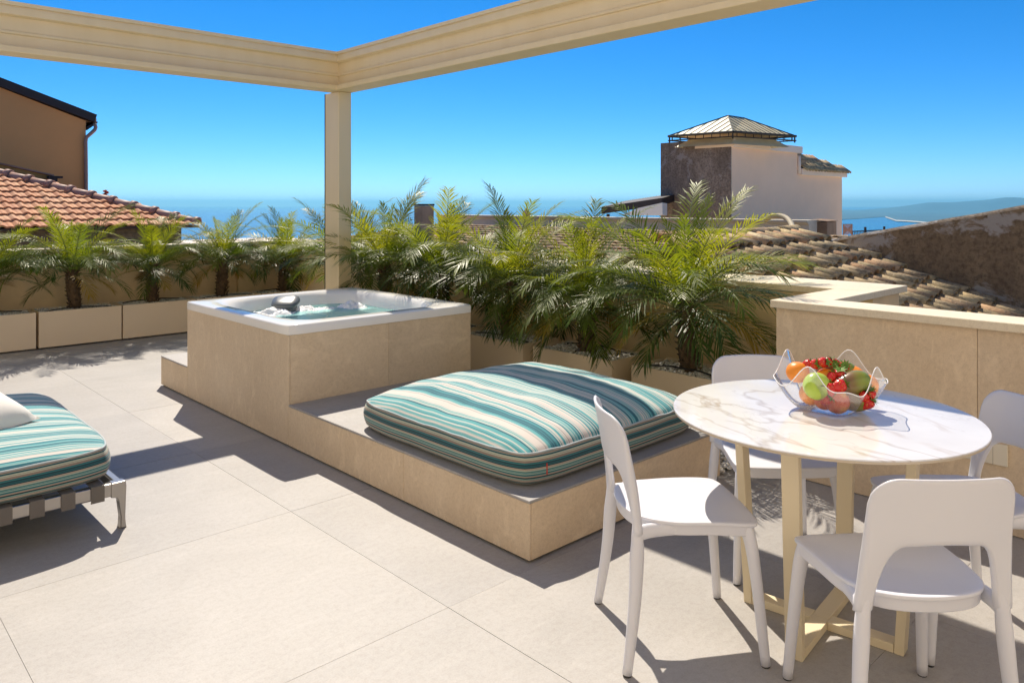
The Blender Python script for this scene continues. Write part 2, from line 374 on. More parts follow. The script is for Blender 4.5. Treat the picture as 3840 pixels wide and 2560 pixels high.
m = M['apple_green'] = mat('green apple skin', (.42,.58,.06), .28); n = N(m); n.col(n.ramp(n.noise(n.coord('Object'), 12, 3), [(.3, (.34,.52,.04)), (.7, (.52,.64,.12))]))
m = M['apple_red'] = mat('red apple skin', (.5,.08,.03), .28); n = N(m); n.col(n.ramp(n.noise(n.coord('Object', (1,1,.35)), 26, 4), [(.3, (.42,.04,.02)), (.55, (.58,.13,.04)), (.75, (.66,.45,.08))]))
m = M['mango'] = mat('mango skin', (.2,.2,.03), .3); n = N(m)
sp = n.new('ShaderNodeSeparateXYZ'); n.lk(n.coord('Object'), sp.inputs[0])
n.col(n.ramp(n.math('ADD', n.math('MULTIPLY', sp.outputs[0], 6.0), n.noise(n.coord('Object'), 9, 3)), [(.25, (.17,.075,.05)), (.5, (.20,.13,.05)), (.8, (.21,.27,.03))]))
m = M['strawberry'] = mat('strawberry', (.55,.015,.012), .25); n = N(m)
vo = n.new('ShaderNodeTexVoronoi'); vo.inputs['Scale'].default_value = 170; n.lk(n.coord('Object'), vo.inputs['Vector'])
n.col(n.ramp(vo.outputs['Distance'], [(.12, (.62,.40,.06)), (.22, (.60,.02,.015))])); n.bump(vo.outputs['Distance'], .8, .002)
M['calyx'] = mat('strawberry leaves', (.12,.24,.03), .6)
M['stem'] = mat('fruit stem', (.12,.07,.03), .9)
M['socket_white'] = mat('ivory plastic', (.74,.68,.55), .35); M['socket_frame'] = mat('smoked frame', (.18,.15,.12), .25); M['black'] = mat('black', (.01,.01,.01), .5)
M['aloe'] = mat('aloe flower', (.55,.06,.03), .6); M['green'] = mat('plant stalk', (.08,.12,.04), .7)

# ================================================================== SETTING
ZW = -160.0; HAZE = 4e-5
# sea and coast
mb = MB(); n_ = 96
mb.add([(0,0,ZW)] + [(69000*math.cos(2*math.pi*k/n_), 69000*math.sin(2*math.pi*k/n_), ZW) for k in range(n_)], [(0, 1+k, 1+(k+1) % n_) for k in range(n_)])
tag(mb.build('sea', M['sea'], fix=False), 'blue sea stretching to the horizon', kind='structure')
# hillside falling from the village to the shore
mb = MB(); na, nr = 72, 22; vs = []; fs = []
for j in range(nr+1):
    r = 7.0 * (1500/7.0)**(j/nr)
    for i in range(na):
        a = 2*math.pi*i/na; x, y = r*math.cos(a)+1.5, r*math.sin(a)+4.0
        z = -4.5 - 158*min(1, max(0, (r-14)/900))**.8 + (mnoise.noise(Vector((x*.01, y*.01, 0)))*min(6, r*.02))
        if r > 1300: z = ZW-3
        vs.append((x, y, z))
for j in range(nr):
    for i in range(na): fs.append((j*na+i, j*na+(i+1) % na, (j+1)*na+(i+1) % na, (j+1)*na+i))
fs.append(tuple(range(na))[::-1])
mb.add(vs, fs); tag(mb.build('terrain', M['terrain'], smooth=True, fix=False), 'scrubby hillside falling away towards the sea', kind='structure')
mb = MB(); mb.add([(-6, -12, -2.6), (30, -12, -2.6), (46, 30, -4.0), (10, 46, -4.0), (-14, 30, -3.2), (-14, 0, -2.6)], [(0, 1, 2, 3, 4, 5)])  # pale ground added to bounce sunlight up onto the shaded house walls
tag(mb.build('village_ground', M['village'], fix=False), 'pale village ground below the terrace', kind='structure')
# coastal plain and hills beyond the bay, to the right
mb = MB(); vs = []; fs = []
cols = 60
shore = []
for i in range(cols+1):
    u = 3000 + i*40
    vv = 818 + 6*math.sin(i*.5) if u < 3330 else 826 + (u-3330)*.045
    if u > 3420: vv = min(900, 830 + (u-3420)*.10)
    shore.append((u, vv))
rows = [0, .04, .3, 1.0]
for k in rows:
    for (u, vv) in shore:
        p = atz(u, vv, ZW+2); D = math.hypot(p.x, p.y); far = 22000.0
        f = (D*(1-k)+far*k)/D if k < 1 else far/D
        vs.append((p.x*f, p.y*f, ZW+4+(6 if k > 0 else 0)))
nc = cols+1
for j in range(len(rows)-1):
    for i in range(cols): fs.append((j*nc+i, j*nc+i+1, (j+1)*nc+i+1, (j+1)*nc+i))
mb.add(vs, fs); tag(mb.build('coastal_plain', M['coast'], fix=False), 'hazy coastal plain across the bay', kind='structure')
mb = MB(); vs = []; fs = []
for (u, vv) in shore[8:]:
    for k in (-.5, .5):
        p = atz(u, vv+k*4.0, ZW+5); vs.append((p.x, p.y, ZW+7))
for i in range(len(shore[8:])-1): fs.append((2*i, 2*i+1, 2*i+3, 2*i+2))
mb.add(vs, fs); tag(mb.build('beach', M['beach'], fix=False), 'thin pale beach line along the bay', kind='structure')
mb = MB(); vs = []; fs = []; hc = 90
for j, (D, hk) in enumerate([(17000, 0), (18500, .75), (19500, 1), (21000, .6), (24000, 0)]):
    for i in range(hc+1):
        u = 3100 + i*27; t = (u-3180)/660
        H = 20 + 200*min(1.1, max(0, t-.30)) + 55*math.exp(-((u-3780)/70)**2) + 30*math.exp(-((u-3480)/60)**2) + 22*mnoise.noise(Vector((i*.22, j*.7, 3)))
        p = atD(u, 768, D); vs.append((p.x, p.y, ZW + 4 + max(0, H+148)*hk*(lambda q: q*q*(3-2*q))(min(1, max(0, (u-3120)/420)))))
for j in range(4):
    for i in range(hc): fs.append((j*(hc+1)+i, j*(hc+1)+i+1, (j+1)*(hc+1)+i+1, (j+1)*(hc+1)+i))
mb.add(vs, fs); tag(mb.build('hills', M['coast'], smooth=True, fix=False), 'faint blue hills on the horizon', kind='structure')

# terrace: floor of large square tiles on a slab
mb = MB(); mb.box(-3.2, -3.0, -.35, 5.5, 10.2, -.0035); mb.box(-3.1, -2.9, -4.6, 5.4, 10.1, -.36)
floor = tag(mb.build('terrace_floor', M['grout']), 'pale stone tile terrace floor', kind='structure')
T = 1.2695; tx0, ty0 = 1.847, 6.118; G = .0008
tile = MB().box(-T/2+G, -T/2+G, -.0028, T/2-G, T/2-G, 0).mesh('floor_tile', M['floor'])
for i in range(-4, 3):
    for j in range(-7, 4):
        cx, cy = tx0 + (i+.5)*T, ty0 + (j+.5)*T
        if cx < -2.6 or cx > 5.2 or cy > 9.8 or cy < -2.4: continue
        inst('floor_tile', tile, floor, (cx, cy, random.uniform(-.0006, .0006)))

# parapet walls
def slab(parent, name, box, m, bev=.0015): return MB().box(*box).build(name, m, parent, bevel=bev, seg=1)
XW = 4.16
pw = thing('parapet_wall', 'stone clad parapet wall with limestone coping behind the dining table', 'wall', (XW, 0, 0))
mb = MB(); mb.box(.012, -3, -.1, .20, 2.155, .953); mb.build('wall_core', M['grout'], pw)
ys = [-2.674, -1.404, -.134, 1.1345, 2.167]
for a, b in zip(ys[:-1], ys[1:]):
    slab(pw, 'stone_slab', (0, a+.001, .004, .0125, b-.001, .955), M['panel'])
slab(pw, 'stone_slab', (.0131, 2.155, .004, .86, 2.167, .955), M['panel'])
for a, b in [(-3, -1.5), (-1.5, -.02), (-.02, .872), (.872, 2.19)]:
    slab(pw, 'coping_slab', (-.03, a+.0008, .957, .235, b-.0008, 1.0), M['coping'], .003)
w2 = thing('parapet_wall', 'cream plastered parapet with broad limestone coping behind the right row of palms', 'wall', (4.99, 0, 0))
mb = MB(); mb.box(.035, 1.98, -.1, .53, 10.2, .953); mb.build('plaster_wall', M['cream_plaster'], w2)
MB().box(-.60, 1.96, -.1, .034, 2.154, .953).build('jog_wall', M['ochre_plaster'], w2)
for a, b in [(1.935, 3.1), (3.1, 4.6), (4.6, 6.1), (6.1, 7.6), (7.6, 9.1), (9.1, 10.3)]:
    slab(w2, 'coping_slab', (0.002, a+.0008, .957, .56, b-.0008, 1.0), M['coping'], .003)
slab(w2, 'coping_slab', (-.5935, 1.935, .957, .0005, 2.19, 1.0), M['coping'], .003)
w3 = thing('parapet_wall', 'cream parapet behind the left row of palms', 'wall', (0, 9.93, 0))
MB().box(-3, .03, -.1, 4.98, .25, 1.005).build('plaster_wall', M['cream_plaster'], w3)
for a, b in [(-3, -1.2), (-1.2, .6), (.6, 2.1), (2.1, 3.6), (3.6, 4.985)]:
    slab(w3, 'coping_slab', (a+.0008, 0, 1.007, b-.0008, .29, 1.05), M['coping'], .003)
for px in (1.28, 4.35):
    MB().box(px, -.03, 0, px+.36, .029, 1.004).build('pier', M['cream_plaster'], w3)

# unseen rendered facade with doors, added behind the viewer for warm bounce light
M['villa'] = plaster('pale villa render', (.84,.74,.60), .04, .85, 1.5)
vf = bpy.data.objects.new('house_wall', None); C.objects.link(vf); tag(vf, 'pale rendered facade of the villa behind the viewer', kind='structure')
VY, VX = -2.1, -1.05; VH = 6.6
for a, b, z0, z1 in [(VX, .4, -.02, VH), (2.0, 4.5, -.02, VH), (.4, 2.0, 2.3, VH)]:
    MB().box(a, VY-.3, z0, b, VY, z1).build('facade', M['villa'], vf)
MB().box(VX-.3, VY-.3, -.02, VX, 10.2, VH).build('facade', M['villa'], vf)
M['door_glass'] = mat('door glass', (.03,.04,.05), .05)
for a in (.4,):
    MB().box(a, VY-.16, .02, a+1.6, VY-.12, 2.3).build('door_glass', M['door_glass'], vf)
    for q in (a, a+.77, a+1.54): MB().box(q, VY-.2, 0, q+.06, VY-.08, 2.3).build('door_frame', M['table_metal'], vf)

# gravel strip behind the sun platform
def pebbles(name, w_, d_, n_, zj, seed, big=1.0, hole=None):
    rnd = random.Random(seed); mb = MB()
    bm = bmesh.new(); bmesh.ops.create_icosphere(bm, subdivisions=1, radius=1); bv = [v.co.copy() for v in bm.verts]; bf = [tuple(v.index for v in f.verts) for f in bm.faces]; bm.free()
    for _ in range(n_):
        x, y = rnd.uniform(-w_/2, w_/2), rnd.uniform(-d_/2, d_/2)
        r = rnd.uniform(.010, .019)*big; s = (r*rnd.uniform(1, 1.5), r*rnd.uniform(.8, 1.1), r*rnd.uniform(.55, .8)); a = rnd.uniform(0, 6.3); tl = rnd.uniform(-.5, .5)
        mt = Matrix.Translation((x, y, rnd.uniform(0, zj))) @ Matrix.Rotation(a, 4, 'Z') @ Matrix.Rotation(tl, 4, 'X') @ Matrix.Diagonal((*s, 1))
        mb.add([mt @ v for v in bv], bf)
    return mb.mesh(name, M['pebble'], True, fix=False)
gs = tag(inst('gravel_strip', pebbles('gravel_strip', .50, 2.2, 2600, .02, 3), None, (4.12, 3.45, .012)), 'strip of white pebbles between the sun platform and the planters', 'gravel', kind='stuff')

# ------------------------------------------------------------------ haze: even air over land and sea
hzm = bpy.data.materials.new('haze'); hzm.use_nodes = True; ht = hzm.node_tree; ht.nodes.clear()
ho = ht.nodes.new('ShaderNodeOutputMaterial'); hv = ht.nodes.new('ShaderNodeVolumePrincipled')
hv.inputs['Color'].default_value = (.30, .76, 1.0, 1); hv.inputs['Density'].default_value = HAZE; hv.inputs['Anisotropy'].default_value = .4
ht.links.new(hv.outputs[0], ho.inputs['Volume'])
MB().box(-70000, -70000, ZW-60, 70000, 70000, 340).build('haze', hzm); tag(bpy.data.objects['haze'], 'thin blue sea haze over the whole view', kind='stuff')

# ================================================================== PERGOLA
pg = thing('pergola', 'cream aluminium pergola frame with one corner post over the terrace', 'pergola', (4.10, 6.92, 0))
Z0, Z1 = 2.715, 3.105
def beam_profile():
    # (inward protrusion, height); inner side first, outer side last
    return [(.062, Z0), (.066, Z0+.004), (.066, Z0+.044), (.062, Z0+.048), (0, Z0+.054), (0, Z0+.145), (.014, Z0+.150), (.016, Z0+.160), (.014, Z0+.170), (.004, Z0+.176), (0, Z0+.282), (.050, Z0+.288), (.054, Z0+.292), (.054, Z0+.342), (.040, Z0+.345), (.040, Z0+.358), (.054, Z0+.361), (.054, Z1), (-.16, Z1), (-.16, Z0)]
# left beam: runs along -X at y 0..+.2 ; inward is -Y.   right beam: runs along -Y, inward is -X.  mitred at the corner
prof = beam_profile(); k = len(prof)
def beam(name, along):
    mb = MB(); vs = []
    for end in (0, 1):
        for p, z in prof:
            if along == 'x': vs.append((-p if end == 0 else -5.16, -p, z))
            else: vs.append((-p, -p if end == 0 else -9.0, z))
    fs = [(i, (i+1) % k, k+(i+1) % k, k+i) for i in range(k)]
    fs += [tuple(range(k)), tuple(range(2*k-1, k-1, -1))]
    mb.add(vs, fs); return mb.build(name, M['cream_metal'], pg)
beam('beam', 'x'); beam('beam', 'y')
def post(px, py, sx, sy):
    MB().box(px, py, 0, px+sx, py+sy, Z0-.002).build('post', M['cream_metal'], pg, bevel=.006)
post(0, 0, .15, .17)
MB().box(.004, .1715, .02, .146, .275, Z0-.003).build('post_guide', M['cream_metal'], pg, bevel=.003)
MB().box(.002, .2765, .02, .14, .288, Z0-.003).build('post_seal', M['dark_gap'], pg)
MB().box(-.03, -.03, 0, .18, .30, .012).build('base_plate', M['cream_metal'], pg, bevel=.003)

# ================================================================== HOT TUB, STEP, PLATFORM
X0, Y0, W_, D_ = 2.324, 4.536, 1.527, 1.71
ZB, ZT, ZP, ZS = .716, .778, .271, .256
tub = thing('hot_tub', 'square hot tub with white acrylic rim in a beige stone clad surround', 'hot tub', (X0, Y0, 0))
MB().box(.013, .013, .03, W_-.013, D_-.013, .30).build('tub_core', M['dark_gap'], tub)
MB().box(.02, .02, 0, W_-.02, D_-.02, .0295).build('plinth', M['dark_gap'], tub)
def panel(par, box, name='stone_panel', m=None): return slab(par, name, box, m or M['panel'], .0018)
g = .0012
panel(tub, (0, 0, .012, .0125, D_-g, ZB-.002))
panel(tub, (.0125+g, 0, .012, .7655, .0125, ZB-.002)); panel(tub, (.7655+g, 0, .012, W_, .0125, ZB-.002))
panel(tub, (W_-.0125, .0125+g, .012, W_, D_-g, ZB-.002)); panel(tub, (.0125+g, D_-.0125, .012, W_-.0125-g, D_, ZB-.002))
# acrylic shell: outer skirt, flat rim, rounded basin opening with a raised roll, basin walls
cxT, cyT = W_/2, D_/2
NA = 128
def ring(hx, hy, p, z, zfun=None):
    out = []
    for k in range(NA):
        a = 2*math.pi*k/NA; c, s_ = math.cos(a), math.sin(a)
        r = 1.0/((abs(c)**p + abs(s_)**p)**(1.0/p))
        x, y = hx*r*c, hy*r*s_
        out.append((cxT+x, cyT+y, z + (zfun(a) if zfun else 0)))
    return out
rings = [ring(W_/2-.004, D_/2-.004, 60, ZB), ring(W_/2+.010, D_/2+.010, 60, ZB), ring(W_/2+.010, D_/2+.010, 60, ZT-.012), ring(W_/2+.006, D_/2+.006, 60, ZT-.003), ring(W_/2-.004, D_/2-.004, 60, ZT),
         ring(W_/2-.10, D_/2-.10, 8, ZT+.003), ring(W_/2-.118, D_/2-.118, 5.5, ZT-.004), ring(W_/2-.14, D_/2-.14, 4.6, ZT-.03), ring(W_/2-.165, D_/2-.165, 4.2, ZT-.10), ring(W_/2-.20, D_/2-.20, 4.0, ZT-.25),
         ring(W_/2-.26, D_/2-.26, 3.8, .47), ring(W_/2-.30, D_/2-.30, 3.6, .44), ring(W_/2-.46, D_/2-.46, 3.4, .43), ring(W_/2-.50, D_/2-.50, 3.2, .38), ring(W_/2-.54, D_/2-.54, 3, .315), ring(.02, .02, 2, .31)]
mb = MB(); vs = [p for r in rings for p in r]; fs = []
for i in range(len(rings)-1):
    for k in range(NA): fs.append((i*NA+k, i*NA+(k+1) % NA, (i+1)*NA+(k+1) % NA, (i+1)*NA+k))
fs.append(tuple((len(rings)-1)*NA+k for k in range(NA)))
mb.add(vs, fs); sh = mb.build('acrylic_shell', M['acrylic'], tub, smooth=True)
sh.modifiers.new('edge', 'EDGE_SPLIT').split_angle = R(50)
# water sheet with ripples
ZWAT = .672
mb = MB(); rr = [1, .9, .75, .6, .45, .3, .15, .02]; vs = []; fs = []
for s_ in rr:
    for p in ring((W_/2-.160)*s_, (D_/2-.160)*s_, 4.2, ZWAT):
        q = Vector(p); z = ZWAT + (.012*mnoise.noise(Vector((q.x*9, q.y*9, 1.0)))+.006*mnoise.noise(Vector((q.x*22, q.y*22, 4.0))))*(0 if s_ == 1 else 1); vs.append((q.x, q.y, z))
for i in range(len(rr)-1):
    for k in range(NA): fs.append((i*NA+k, i*NA+(k+1) % NA, (i+1)*NA+(k+1) % NA, (i+1)*NA+k))
mb.add(vs, fs); mb.build('water', M['water'], tub, smooth=True)
# foam: heaps of bubbles
bm = bmesh.new(); bmesh.ops.create_icosphere(bm, subdivisions=2, radius=1); bv2 = [v.co.copy() for v in bm.verts]; bf2 = [tuple(v.index for v in f.verts) for f in bm.faces]; bm.free()
mb = MB(); rnd = random.Random(5)
for (hx, hy, rx, ry, hz, nn) in [(.50, 1.24, .22, .10, .062, 420), (.80, 1.27, .14, .09, .05, 260), (.95, 1.22, .12, .08, .03, 140), (1.20, 1.20, .13, .14, .058, 360), (.34, 1.22, .09, .07, .05, 120)]:
    G_ = 44; gv = []; gf = []
    for j in range(G_+1):
        for i in range(G_+1):
            px, py = -1+2*i/G_, -1+2*j/G_; q = min(1.0, math.hypot(px, py)); X_, Y_ = hx+rx*1.1*px, hy+ry*1.1*py
            nz_ = mnoise.noise(Vector((X_*22, Y_*22, hx)))*.5+.5; nf = mnoise.noise(Vector((X_*70, Y_*70, 2)))
            gv.append((X_, Y_, ZWAT - .012 + (hz*1.05*(1-q**1.6)*(.30+1.1*nz_) + .011*nf)*(1 if q < .98 else .2)))
    for j in range(G_):
        for i in range(G_): a = j*(G_+1)+i; gf.append((a, a+1, a+G_+2, a+G_+1))
    mb.add(gv, gf)
    for _ in range(0):
        a = rnd.uniform(0, 6.283); q = math.sqrt(rnd.random()); x, y = hx+rx*q*math.cos(a), hy+ry*q*math.sin(a)
        r = rnd.uniform(.006, .013); z = ZWAT + hz*(1-q*q)*rnd.uniform(.3, 1)
        mt = Matrix.Translation((x, y, z)) @ Matrix.Diagonal((r, r, r*.85, 1)); mb.add([mt @ v for v in bv2], bf2)
fo = mb.build('foam', M['foam'], tub, smooth=True, fix=False); tag(fo, kind='stuff')
# graphite filter housing rising out of the water, rounded hood
fl = bpy.data.objects.new('filter_housing', None); 
def hood():
    mb = MB(); prof = catmull([(-.085, .0), (-.082, .045), (-.055, .075), (0, .084), (.055, .075), (.082, .045), (.085, .0), (.06, -.012), (-.06, -.012)], 4)
    return prof
mb = MB(); nseg = 28; sec = []
def dshape(hx, hy, z, tilt=0):
    out = []
    for k in range(nseg):
        a = 2*math.pi*k/nseg; c, s_ = math.cos(a), math.sin(a)
        x = hx*math.copysign(abs(c)**.55, c); y = hy*math.copysign(abs(s_)**.8, s_)
        if y < 0: y *= 1.0
        else: y *= .55
        out.append((x, y, z + tilt*y))
    return out
secs = [dshape(.080, .088, 0, 0), dshape(.074, .080, .085, .0), dshape(.074, .080, .100, .12), dshape(.094, .112, .104, .22), dshape(.097, .116, .112, .24), dshape(.096, .115, .126, .26), dshape(.088, .106, .138, .28), dshape(.055, .07, .146, .28), dshape(.002, .002, .148, .28)]
vs = [p for s_ in secs for p in s_]; fs = []
for i in range(len(secs)-1):
    for k in range(nseg): fs.append((i*nseg+k, i*nseg+(k+1) % nseg, (i+1)*nseg+(k+1) % nseg, (i+1)*nseg+k))
mb.add(vs, fs)
fh = mb.build('filter_housing', M['filter'], tub, smooth=True, loc=(.665, 1.34, ZWAT-.05), rot=(0, 0, R(-40)))
fh.scale = (1.15, 1.15, 1.12)

step = thing('step', 'low stone step beside the hot tub', 'step', (X0, Y0+D_, 0))
MB().box(.014, .002, .005, W_-.014, .578, ZS-.014).build('step_core', M['dark_gap'], step)
panel(step, (0, g, .012, .0125, .592, ZS-.0135)); panel(step, (.0125+g, .580, .012, W_, .592, ZS-.0135)); panel(step, (W_-.0125, g, .012, W_, .579, ZS-.0135))
panel(step, (-.001, g, ZS-.0125, .7655, .593, ZS), 'tread_slab', M['floor']); panel(step, (.7655+g, g, ZS-.0125, W_, .593, ZS), 'tread_slab', M['floor'])
YP = 2.346; LP = Y0-YP
pf = thing('sun_platform', 'low stone clad platform in front of the hot tub carrying a cushion', 'platform', (X0, YP, 0))
MB().box(.014, .014, .004, W_-.02, LP-.002, ZP-.014).build('platform_core', M['dark_gap'], pf)
jy = 1.269+.22
for a, b in [(.0, .93), (.93, LP-g)]:
    panel(pf, (0, a+(g if a else 0), .012, .0125, b, ZP-.0135))
for a, b in [(.0125+g, .78), (.78+g, W_)]: panel(pf, (a, 0, .012, b, .0125, ZP-.0135))
panel(pf, (W_-.0125, .0125+g, .012, W_, LP-g, ZP-.0135))
for xa, xb in [(-.001, .7655), (.7655+g, W_)]:
    for a, b in [(-.001, .93), (.93+g, LP-g)]: panel(pf, (xa, a, ZP-.0125, xb, b, ZP), 'top_slab', M['floor'])

# ================================================================== CUSHIONS
def cushion(name, label, sx, sy, zs, crown, loc, top_m, side_m, rz=0, wob=1.0, seed=0):
    """boxed cushion: puffed top, bulging border, piping, underside"""
    o = thing(name, label, 'cushion', loc, rz)
    NX = 40; hx, hy = sx/2, sy/2
    def edge(x, y):   # rounded rectangle mapping of the unit square
        cr = .10; ax, ay = abs(x), abs(y)
        k = 1 - .030*(ax**6)*(ay**6)*2.2
        return x*k, y*k
    def topz(x, y):
        b = (1-abs(x)**3.2)*(1-abs(y)**3.2)
        q = mnoise.noise(Vector((x*3.1+seed, y*3.1, .3)))*.010*wob*(1-max(abs(x), abs(y))**8)
        e = mnoise.noise(Vector((x*6+seed, y*6, 9)))*.008*wob
        return zs + crown*b**.62 + q + e*.6
    mb = MB(); vs = []; fs = []
    for j in range(NX+1):
        for i in range(NX+1):
            x, y = -1+2*i/NX, -1+2*j/NX
            x = math.copysign(1-(1-abs(x))**1.35, x); y = math.copysign(1-(1-abs(y))**1.35, y)
            ex, ey = edge(x, y); vs.append((ex*hx, ey*hy, topz(x, y)))
    for j in range(NX):
        for i in range(NX): a = j*(NX+1)+i; fs.append((a, a+1, a+NX+2, a+NX+1))
    mb.add(vs, fs); top = mb.build('top_panel', top_m, o, smooth=True)
    # border ring
    loop = []
    idx = [i for i in range(NX)] + [NX+(NX+1)*j for j in range(NX)] + [(NX+1)*NX+NX-i for i in range(NX)] + [(NX+1)*(NX-j) for j in range(NX)]
    loop = [Vector(vs[i]) for i in idx]; L = len(loop); bv = []; bf = []
    lv = 7
    for r in range(lv+1):
        t = r/lv
        for p in loop:
            n2 = Vector((p.x/hx, p.y/hy, 0)); d = Vector((math.copysign(abs(n2.x)**6, n2.x), math.copysign(abs(n2.y)**6, n2.y), 0)); d = d.normalized() if d.length > 1e-4 else d
            bul = .022*math.sin(math.pi*t)**.8 - .02*max(0, t-.85)/.15*.8
            q = mnoise.noise(Vector((p.x*4+seed, p.y*4, t*2)))*.006*wob
            bv.append((p.x + d.x*(bul+q), p.y + d.y*(bul+q), p.z*(1-t) + .004*t - (0 if 0 < t < 1 else 0)))
    for r in range(lv):
        for i in range(L): bf.append((r*L+i, (r+1)*L+i, (r+1)*L+(i+1) % L, r*L+(i+1) % L))
    bf.append(tuple(lv*L+i for i in range(L)))
    MB().add(bv, bf).build('border', side_m, o, smooth=True)
    MB().tube([p + Vector((p.x/hx, p.y/hy, 0)).normalized()*.002 for p in loop] + [loop[0]], .0045, 6, False).build('piping', M['piping'], o, smooth=True)
    return o
cu = cushion('platform_cushion', 'large striped teal and white cushion on the stone platform', 1.40, 1.39, .150, .125, (X0+.055+.70, YP+.085+.695, ZP+.001), M['fab_x'], M['fab_z'], 0, 1.3, 2.2)
MB().box(-.668+.10, -.705, .05, -.668+.104, -.701+.006, .10).build('fabric_tag', M['red_tag'], cu)

# ================================================================== DAYBED (left)
LX, LY = 1.175, 3.955       # near right corner of the frame
db = thing('daybed', 'daybed frame of polished metal with grey webbing straps beside the hot tub', 'daybed', (LX, LY, 0))
BW, BL = 1.80, 1.56
mb = MB(); mb.box(-BW, 0, .160, 0, .04, .222); mb.build('front_rail', M['chrome'], db, bevel=.008, seg=3)
MB().box(-.04, .0405, .165, -.001, BL-.0405, .221).build('side_rail', M['chrome'], db, bevel=.008, seg=3)
MB().box(-BW, .0405, .165, -BW+.04, BL-.0405, .221).build('side_rail', M['chrome'], db, bevel=.008, seg=3)
MB().box(-BW, BL-.04, .160, 0, BL, .222).build('back_rail', M['chrome'], db, bevel=.008, seg=3)
def leg_mesh():
    mb = MB()
    prof = [(-.060, .225), (.004, .225), (.008, .20), (.003, .05), (.006, .012), (.010, .0), (-.022, .0), (-.019, .012), (-.017, .05), (-.026, .13), (-.034, .150), (-.060, .156)]
    mb.prism(prof, 'y', -.006, .044); return mb.mesh('leg', M['chrome'])
lm = leg_mesh()
for (x, y, sx, sy) in [(0, 0, 1, 1), (-BW, 0, -1, 1), (0, BL, 1, -1), (-BW, BL, -1, -1)]:
    l_ = inst('leg', lm, db, (x, y, 0), (0,0,0), (sx, sy, 1)); b_ = l_.modifiers.new('b', 'BEVEL'); b_.width = .004; b_.segments = 2
stp = MB()
wd = .058; th = .0035
prof = [(-.006, .2265), (BL+.006, .2265), (BL+.006, .150), (BL-.006, .150), (BL-.006, .152), (BL+.003, .153), (BL+.003, .2235), (-.003, .2235), (-.003, .153), (.006, .152), (.006, .150), (-.006, .150)]
stp.prism(prof, 'x', -wd/2, wd/2); smm = stp.mesh('strap', M['strap'])
for i in range(13): inst('strap', smm, db, (-.118-.1235*i, 0, 0))
dc = cushion('daybed_cushion', 'striped teal and white mattress cushion on the daybed', 1.80, 1.58, .150, .085, (LX-.02-.90, LY+.025+.79, .228), M['fab_y'], M['fab_z'], 0, 1.0, 7.7)
# white pillow
def pillow(name, label, loc, rot, w_=.50, h_=.36, t_=.15):
    mb = MB(); n_ = 22; vs = []; fs = []
    for side in (1, -1):
        for j in range(n_+1):
            for i in range(n_+1):
                x, y = -1+2*i/n_, -1+2*j/n_
                pin = 1-.07*(1-abs(x)**2)*0; ex = x*(1-.075*(1-y*y)); ey = y*(1-.075*(1-x*x))
                z = side*((1-x**4)*(1-y**4))**.62*t_/2*(1+.12*mnoise.noise(Vector((x*2, y*2, side))))
                vs.append((ex*w_/2, ey*h_/2, z))
    o2 = (n_+1)**2
    for j in range(n_):
        for i in range(n_):
            a = j*(n_+1)+i; fs.append((a, a+1, a+n_+2, a+n_+1)); fs.append((o2+a, o2+a+n_+1, o2+a+n_+2, o2+a+1))
    mb.add(vs, fs); o = mb.build(name, M['pillow'], None, smooth=True, loc=loc, rot=rot)
    return tag(o, label, 'pillow')
pillow('pillow', 'white square pillow lying on the striped daybed cushion', (.53, 4.60, .545), (R(24), R(-4), R(30)), .64, .58, .19)

# ================================================================== PLANTERS AND PALMS
PL, PD, PH = .82, .43, .400
mb = MB(); t_ = .012
vs = [(-PL/2, -PD/2), (PL/2, -PD/2), (PL/2, PD/2), (-PL/2, PD/2)]; vi = [(x-math.copysign(t_, x), y-math.copysign(t_, y)) for x, y in vs]
V = [(x, y, .018) for x, y in vs] + [(x, y, PH) for x, y in vs] + [(x, y, PH) for x, y in vi] + [(x, y, PH-.06) for x, y in vi]
F = [(3, 2, 1, 0)]
for a in range(4):
    b = (a+1) % 4; F += [(a, b, 4+b, 4+a), (4+a, 4+b, 8+b, 8+a), (8+a, 8+b, 12+b, 12+a)]
mb.add(V, F); planter_me = mb.mesh('planter_box', M['planter'])
soil_me = MB().box(-PL/2+t_, -PD/2+t_, PH-.08, PL/2-t_, PD/2-t_, PH-.030).mesh('soil', M['soil'])
foot_me = MB().box(-.03, -.03, 0, .03, .03, .0178).mesh('foot', M['rubber'])
peb = [pebbles('pebbles', PL-.06, PD-.06, 520, .022, 20+i) for i in range(3)]
hose_me = MB().tube(catmull([(-.34, .10, .0), (-.2, .13, .012), (-.05, .10, .02), (.06, .12, .022), (.2, .09, .014), (.34, .12, .0)], 5, False), .006, 6).mesh('irrigation_hose', M['hose'], True)
def planter(label, x, y, rz, i, group):
    o = thing('planter', label, 'planter', (x, y, 0), rz, group)
    inst('planter_box', planter_me, o); inst('soil', soil_me, o)
    for fx in (-1, 1):
        for fy in (-1, 1): inst('foot', foot_me, o, (fx*.30, fy*.16, 0))
    p = inst('pebbles', peb[i % 3], o, (0, 0, PH-.030), (0, 0, 0 if i % 2 else math.pi)); p['kind'] = 'stuff'
    inst('irrigation_hose', hose_me, o, (0, -.02, PH-.008), (0, 0, 0 if i % 2 else math.pi))
    return o
